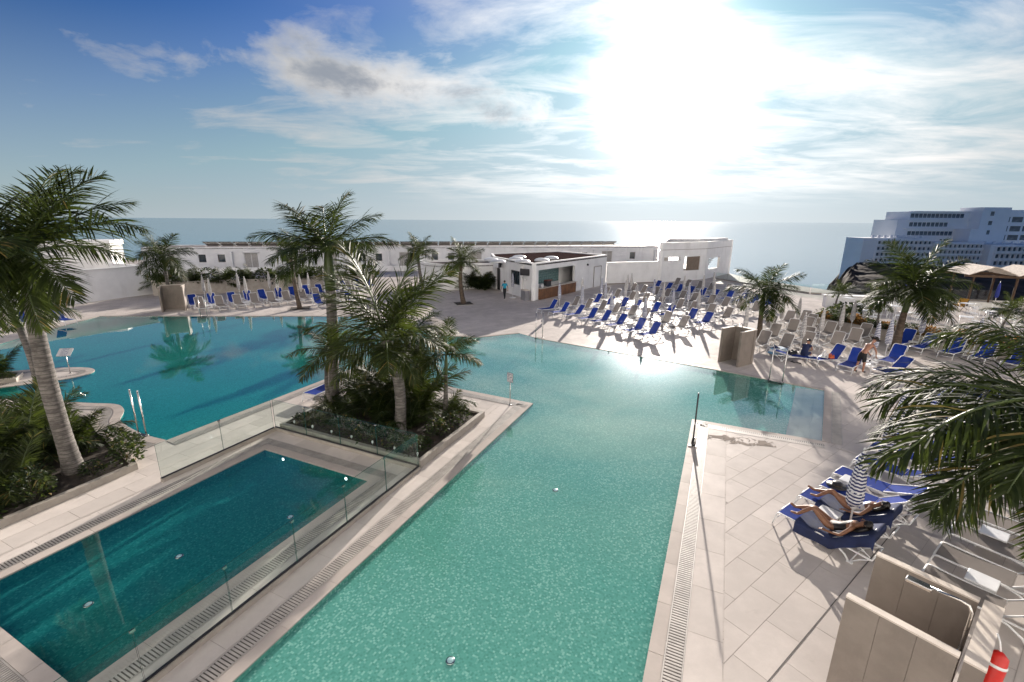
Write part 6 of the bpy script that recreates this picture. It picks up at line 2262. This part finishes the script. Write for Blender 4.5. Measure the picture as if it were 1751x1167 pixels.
person('seated person in a navy sleeveless top leaning elbows on knees', J, (15.45, 23.15, 0), R(-52), tan3,
       [('vest', pmat('vest_navy', (0.012, 0.02, 0.07), 0.85), SHIRT, 0.016), ('shorts', M['navy'], SHORTS, 0.018)], (dark_hair, 0), face=Vector((0, 0.9, -0.4)))


def reclining(e_deg, knee_l, knee_r, arm_l, arm_r):
    """figure lying on a lounger; lounger axes: +Y to the feet, back raised from y = -0.2"""
    e = R(e_deg)
    B = lambda d, h, x=0.0: (x, -0.20 - d * math.cos(e) + h * math.sin(e), 0.36 + d * math.sin(e) + h * math.cos(e))
    J = dict(pelvis=((0, -0.12, 0.475), (0.135, 0.10)), belly=(B(0.14, 0.12), (0.115, 0.085)), chest=(B(0.36, 0.135), (0.13, 0.098)), neck=(B(0.53, 0.13), 0.046), head=(B(0.665, 0.135), (0.072, 0.088)), crown=(B(0.76, 0.13), (0.06, 0.07)))
    for s_, sg, kn, ar in (('l', -1, knee_l, arm_l), ('r', 1, knee_r, arm_r)):
        J['hip_' + s_] = ((0.10 * sg, -0.04, 0.465), 0.092)
        J['knee_' + s_] = (kn[0], 0.056)
        J['ankle_' + s_] = (kn[1], 0.036)
        J['toe_' + s_] = (kn[2], (0.034, 0.024))
        J['shoulder_' + s_] = (B(0.44, 0.12, 0.165 * sg), 0.050)
        J['elbow_' + s_], J['wrist_' + s_], J['palm_' + s_] = (ar[0], 0.036), (ar[1], 0.025), (ar[2], (0.032, 0.020))
    return J, B


SWIM = [('belly', 'chest', 0, 1), ('pelvis', 'belly', 0, 1), ('chest', 'shoulder', 0, 0.30), ('pelvis', 'hip', 0, 0.55), ('chest', 'neck', 0, 0.12)]
fd = Vector((math.cos(R(125.6)), math.sin(R(125.6)), 0))
for i, (label, skin, mat, kl, kr, al, ar) in enumerate((
        ('person in a black swimsuit reclining on the nearest blue lounger', tan2, pmat('swimsuit_black', (0.012, 0.012, 0.013), 0.6),
         ((-0.10, 0.32, 0.76), (-0.11, 0.60, 0.42), (-0.12, 0.76, 0.41)), ((0.10, 0.36, 0.66), (0.11, 0.74, 0.44), (0.12, 0.88, 0.48)),
         ((-0.33, -0.34, 0.52), (-0.30, -0.10, 0.46), (-0.29, -0.02, 0.45)), ((0.30, -0.36, 0.56), (0.22, -0.12, 0.50), (0.20, -0.04, 0.50))),
        ('person in a white floral swimsuit reclining on the second near lounger', tan2, None,
         ((-0.10, 0.34, 0.74), (-0.11, 0.62, 0.42), (-0.12, 0.78, 0.41)), ((0.10, 0.38, 0.58), (0.13, 0.80, 0.43), (0.14, 0.95, 0.47)),
         ((-0.32, -0.36, 0.54), (-0.28, -0.12, 0.47), (-0.27, -0.04, 0.46)), ((0.30, -0.36, 0.56), (0.22, -0.12, 0.50), (0.20, -0.04, 0.50))))):
    if mat is None:
        mat, t, out = new_mat('swimsuit_floral')
        b = t.add('ShaderNodeBsdfPrincipled')
        vo = t.add('ShaderNodeTexVoronoi')
        t.link(t.add('ShaderNodeTexCoord').outputs['Object'], vo.inputs['Vector'])
        vo.inputs['Scale'].default_value = 13.0
        t.link(t.mix(t.math('LESS_THAN', vo.outputs['Distance'], 0.30), (0.72, 0.72, 0.72), (0.05, 0.10, 0.35)), b.inputs['Base Color'])
        b.inputs['Roughness'].default_value = 0.6
        t.link(b.outputs[0], out.inputs[0])
    J, B = reclining(36, kl, kr, al, ar)
    c = Vector((*near_feet[i], 0)) - fd * 0.955
    up = Vector(B(0.76, 0.13)) - Vector(B(0.53, 0.13))
    person(label, J, (c.x, c.y, 0.02), R(125.6 - 90), skin, [('swimsuit', mat, SWIM, 0.009)], (dark_hair, 0.30), face=Vector((0.25 if i else -0.1, 0.55, 0.8)))
    # towel spread under her, hanging over the near edge
    tw_ = thing('towel', 'navy towel draped over the %s lounger under the reclining person' % ['nearest', 'second near'][i], 'towel', (c.x, c.y, 0.012), R(125.6 - 90))
    m = MB()
    N, K = 26, 12
    e = R(36)
    vs, fs = [], []
    for a in range(N + 1):
        u = a / N * 1.75
        if u < 0.75:
            y, z, tl = 0.55 - u, 0.372, 0.0
        else:
            d = u - 0.75
            if d < 0.88:
                y, z, tl = -0.20 - d * math.cos(e), 0.372 + d * math.sin(e), e
            else:
                y, z, tl = -0.20 - 0.88 * math.cos(e) - 0.03, 0.372 + 0.88 * math.sin(e) - (d - 0.88) * 1.6, e
        for k in range(K + 1):
            x = -0.62 + 0.98 * k / K
            if x < -0.345:
                hang = -0.345 - x
                xx = -0.36 - 0.02 * math.sin(u * 9 + i)
                vs.append((xx - 0.03 * hang, y + 0.015 * math.sin(u * 14), z - hang + 0.01))
            else:
                vs.append((x, y, z + 0.006 * math.sin(x * 17 + u * 11) + 0.006))
    n0 = len(vs)
    vs += [(x, y, z - 0.008) for x, y, z in vs]
    for a in range(N):
        for k in range(K):
            q = a * (K + 1) + k
            fs += [(q, q + 1, q + K + 2, q + K + 1), (n0 + q, n0 + q + K + 1, n0 + q + K + 2, n0 + q + 1)]
    m.add(vs, fs, 0, True)
    m.build('cloth', M['navy'], tw_)

# ------------------------------------------------------------------ small belongings
c = Vector((*near_feet[2], 0)) - fd * 0.30
hh = thing('sun_hat', 'black sun hat lying on the foot end of a near blue lounger', 'hat', (c.x, c.y, 0.385), 0.4)
MB().lathe([(0.24, 0.0), (0.245, 0.012), (0.12, 0.02), (0.11, 0.10), (0.06, 0.12), (0.01, 0.125)], n=22).build('brim', M['dark'], hh)
MB().lathe([(0.121, 0.022), (0.122, 0.05), (0.116, 0.05)], n=22).build('band', pmat('hat_band', (0.10, 0.08, 0.05), 0.7), hh)


def cloth_heap(name, label, cat, p, rz, size, mat, seed, drape=0.0):
    rnd_ = random.Random(seed)
    N = 14
    vs, fs = [], []
    ph = [rnd_.uniform(0, 6) for _ in range(4)]
    for j in range(N + 1):
        for i in range(N + 1):
            u, v = i / N - 0.5, j / N - 0.5
            r = max(abs(u), abs(v)) * 2
            z = size[2] * (1 - r ** 3) * (0.55 + 0.25 * math.sin(u * 9 + ph[0]) + 0.2 * math.sin(v * 11 + ph[1])) + 0.005
            if drape and r > 0.8:
                z -= drape * (r - 0.8) / 0.2
            vs.append((u * size[0] * (1 - drape * 0.2 * (r > 0.8)), v * size[1], z))
    for j in range(N):
        for i in range(N):
            q = j * (N + 1) + i
            fs.append((q, q + 1, q + N + 2, q + N + 1))
    m = MB().add(vs, fs, 0, True)
    n0 = len(vs)
    o = thing(name, label, cat, p, rz)
    m.build('cloth', mat, o)
    return o


striped = stripe_mat('towel_striped', (0.10, 0.25, 0.45), (0.72, 0.74, 0.76), 0.05)
tws, t, out = new_mat('towel_stripes')
b = t.add('ShaderNodeBsdfPrincipled')
spx = t.add('ShaderNodeSeparateXYZ')
t.link(t.add('ShaderNodeTexCoord').outputs['Object'], spx.inputs[0])
t.link(t.mix(t.math('GREATER_THAN', t.math('FRACT', t.math('MULTIPLY', spx.outputs[0], 9.0)), 0.5), (0.13, 0.30, 0.46), (0.72, 0.74, 0.76)), b.inputs['Base Color'])
b.inputs['Roughness'].default_value = 0.9
t.link(b.outputs[0], out.inputs[0])
cloth_heap('towel', 'blue and white striped towel over the small table by the shower', 'towel', (14.9, 24.42, 0.405), R(25), (1.15, 0.66, 0.04), tws, 1, 0.28)
cloth_heap('towel', 'dark navy towel bunched on the seat of the foremost blue lounger', 'towel', (18.0, 20.88, 0.375), R(195), (0.75, 0.5, 0.14), M['navy'], 2)
cloth_heap('shirt', 'pink cloth lying beside the navy towel on the lounger', 'shirt', (18.35, 21.0, 0.375), R(40), (0.4, 0.18, 0.12), pmat('pink_cloth', (0.55, 0.16, 0.22), 0.9), 3)
cloth_heap('plastic_bag', 'crumpled white plastic bag on the lounger by the seated person', 'bag', (16.45, 22.95, 0.38), R(40), (0.62, 0.42, 0.36), pmat('bag_white', (0.75, 0.75, 0.74), 0.45), 4)
cloth_heap('orange_bag', 'small orange bag beside the white plastic bag', 'bag', (16.62, 22.72, 0.38), R(10), (0.26, 0.22, 0.30), pmat('bag_orange', (0.55, 0.11, 0.03), 0.6), 5)
cloth_heap('backpack', 'black bag lying beside the seated person', 'bag', (15.05, 23.5, 0.39), R(30), (0.6, 0.36, 0.24), M['dark'], 6)
cloth_heap('towel', 'dark cloth heaped on the striped towel table', 'towel', (14.7, 24.45, 0.43), R(5), (0.36, 0.28, 0.16), M['navy'], 7)
for i, (x, y, d) in enumerate(((14.95, 23.15, 10), (15.15, 23.0, 40))):
    s_ = thing('sandal', 'black sandal on the deck by the shower, %s one' % ['left', 'right'][i], 'sandal', (x, y, 0.0), R(d), 'sandals by the shower')
    MB().bevbox((0, 0, 0.02), (0.10, 0.27, 0.04), 0.015).build('sole', M['dark'], s_)
    MB().tube([(-0.05, 0.03, 0.03), (0, 0.04, 0.085), (0.05, 0.03, 0.03)], 0.012, 6).build('strap', M['dark'], s_)
for i, (x, y, c_) in enumerate(((18.12, 22.05, 'dark'), (18.28, 22.18, 'steel'))):
    s_ = thing('cup', '%s cup on the table in front of the bending person' % ['dark', 'shiny'][i], 'cup', (x, y, 0.40), 0, 'cups on the small table')
    MB().lathe([(0.03, 0), (0.038, 0.11), (0.034, 0.11), (0.027, 0.01)], n=12).build('body', M[c_], s_)
    MB().lathe([(0.039, 0.11), (0.039, 0.12), (0.01, 0.125)], n=12).build('lid', M['resin'], s_)

# spike lights in the island bed, seen through the glass
for i in range(7):
    p = st(-13.0 + i * 0.87, 10.12)
    o = thing('spike_light', 'small white spike light, %s from the left along the island bed' % ORD[i], 'lamp', (p[0], p[1], 0.17), 0, 'spike lights in the island bed')
    MB().tube([(0, 0, 0), (0, 0, 0.16)], 0.010, 6).build('stem', M['steel'], o)
    MB().lathe([(0.028, 0.14), (0.034, 0.20), (0.02, 0.22)], n=12).build('head', M['resin'], o)
